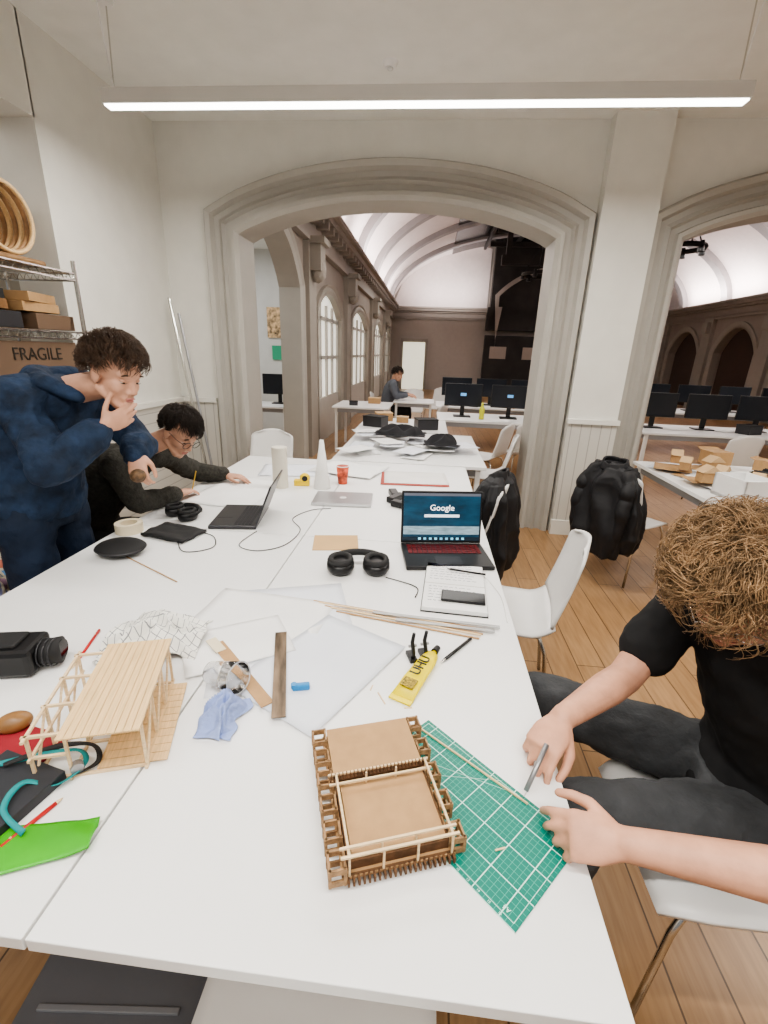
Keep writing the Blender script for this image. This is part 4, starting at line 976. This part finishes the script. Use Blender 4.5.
B().ball((0,0,0),(.030,.030,.027),sub=3).obj('ball_body',mat('brown_woven',(.12,.07,.035),.6,var=.6,vscale=60,bump=.6),t,smooth=True)
# P3
hairm3=mat('dark_hair',(.022,.014,.010),.5,var=.5,vscale=40)
J3=dict(pelvis=(-1.84,2.20,.54),waist=(-1.80,2.21,.70),chest=(-1.68,2.24,.90),neck=(-1.50,2.30,1.05),
 sr=(-1.52,2.10,1.00),sl=(-1.50,2.48,.99),hr=(-1.82,2.10,.53),hl=(-1.82,2.32,.53),kr=(-1.42,2.10,.55),kl=(-1.42,2.36,.55),ar=(-1.40,2.10,.10),al=(-1.40,2.36,.10),foot=(1,.2,0),
 er=(-1.45,2.12,.80),wr=(-1.36,2.37,.785),el=(-1.46,2.74,.82),wl=(-1.27,2.80,.785),
 head=(-1.29,2.32,1.145),fwd=(.70,-.26,-.60),up=(.65,-.1,.75),
 handr=dict(f=(.10,1,-.06),th_=(-1,.1,0),bk=(0,.1,1),curl=(12,14,16,18),thumb=(.7,.7,-.1),thumb2=(.4,1,-.1)),
 handl=dict(f=(1,.05,-.05),th_=(0,-1,0),bk=(0,0,1),curl=(15,16,20,24),thumb=(.7,.7,-.1),thumb2=(.4,1,-.1)))
p3,M3,tor3,arm3=person('seated person in dark knitted sweater and glasses drawing',J3,skin2,dict(vox=.0055))
knit=mat('dark_olive_knit',(.040,.038,.032),.9,bump=.6,bscale=120,var=.35,vscale=60)
def bs(b):
    tor3(b,.03,.2)
    for sd in 'lr': b.chain(arm3(b,J3['s'+sd],J3['e'+sd],V(J3['e'+sd]).lerp(V(J3['w'+sd]),.85),.018,cuff=.006))
wrap('sweater',knit,p3,bs,.010,.035,.09)
wrap('trousers',mat('black_trouser',(.02,.02,.022),.85),p3,lambda b:(legs(b,J3,.014,.93,.01),b.loft([(V((-1.84,2.21,.50)),V((0,.17,0)),V((.12,0,0))),(V((-1.83,2.21,.64)),V((0,.16,0)),V((.115,0,0)))],20)),.012,.02,.08)
shoes(p3,J3,black)
face_parts(p3,M3,hairm3,skin2);glasses(p3,M3,black)
hair(p3,M3,hairm3,2200,.050,.003,.0013,.022,.42,-.1,-.5,1.08,8,.1,.8,(.4,.8),.6,0,1)
tag(B().cyl((0,0,0),(.03,.02,.13),.0035,n=8).obj('pencil',mat('yellow_pencil',(.6,.4,.05),.4)),'pencil held over the drawing','pencil',None,(-1.37,2.52,TZ+.006))
# far seated person
def sh(d,dx,dy): 
    for k,v in d.items():
        if k not in('fwd','up','foot','handr','handl'): d[k]=(v[0]+dx,v[1]+dy,v[2])
    return d
J4=sh(dict(pelvis=(-.55,8.75,.54),waist=(-.53,8.75,.72),chest=(-.48,8.75,.92),neck=(-.42,8.75,1.08),
 sr=(-.44,8.57,1.02),sl=(-.44,8.93,1.02),hr=(-.53,8.66,.53),hl=(-.53,8.86,.53),kr=(-.15,8.66,.55),kl=(-.15,8.86,.55),ar=(-.13,8.66,.1),al=(-.13,8.86,.1),foot=(1,0,0),
 er=(-.36,8.50,.82),wr=(-.14,8.6,.84),el=(-.36,8.98,.82),wl=(-.14,8.85,.84),head=(-.36,8.75,1.20),fwd=(.9,-.1,-.35),up=(.3,0,.9),
 handr=dict(f=(1,.1,-.1),th_=(0,1,0),bk=(0,0,1),curl=(20,20,20,20)),handl=dict(f=(1,-.1,-.1),th_=(0,-1,0),bk=(0,0,1),curl=(20,20,20,20))),-.22,.1)
dup(c0,(-.80,8.85,0),-90,'white plastic chair under a distant person')
p4,M4,tor4,arm4=person('distant seated person in a grey top at a desk',J4,skin2,dict(vox=.008))
wrap('jumper',mat('grey_cotton',(.10,.11,.13),.85),p4,lambda b:(tor4(b,.025,.2),[b.chain(arm4(b,J4['s'+s],J4['e'+s],V(J4['e'+s]).lerp(V(J4['w'+s]),.85),.016)) for s in 'lr']),.014,.02,.08)
wrap('trousers',mat('black_trouser'),p4,lambda b:legs(b,J4,.014),.014,.02,.08)
shoes(p4,J4,black);face_parts(p4,M4,hairm3,skin2);hair(p4,M4,hairm3,400,.05,.003,.003,.016,.36,-.1,-.5,1.08,8,.4,.9)
table(-.62,.12,8.45,9.2,'small white desk in front of a distant person')
# patterned bag
pf=brick('patterned_fabric',(.05,.22,.45),(.55,.16,.08),(.55,.50,.38),.05,.035,.006,.5,(0,0,rad(30)),.8,0)
lump('patterned_bag','bright blue and orange patterned bag on a stool','bag',(-1.93,1.56,.515),(.22,.20,.16),pf,6,.3,seed=21)
t=thing('stool','low grey stool holding the patterned bag','stool',(-1.93,1.56,0))
B().cyl((0,0,.33),(0,0,.36),.17,n=28).obj('seat',darkgrey,t)
for k in range(4):
    a=k*math.pi/2+.78;B().cyl((.13*math.cos(a),.13*math.sin(a),.33),(.17*math.cos(a),.17*math.sin(a),0),.012,n=8).obj('leg',chrome,t)
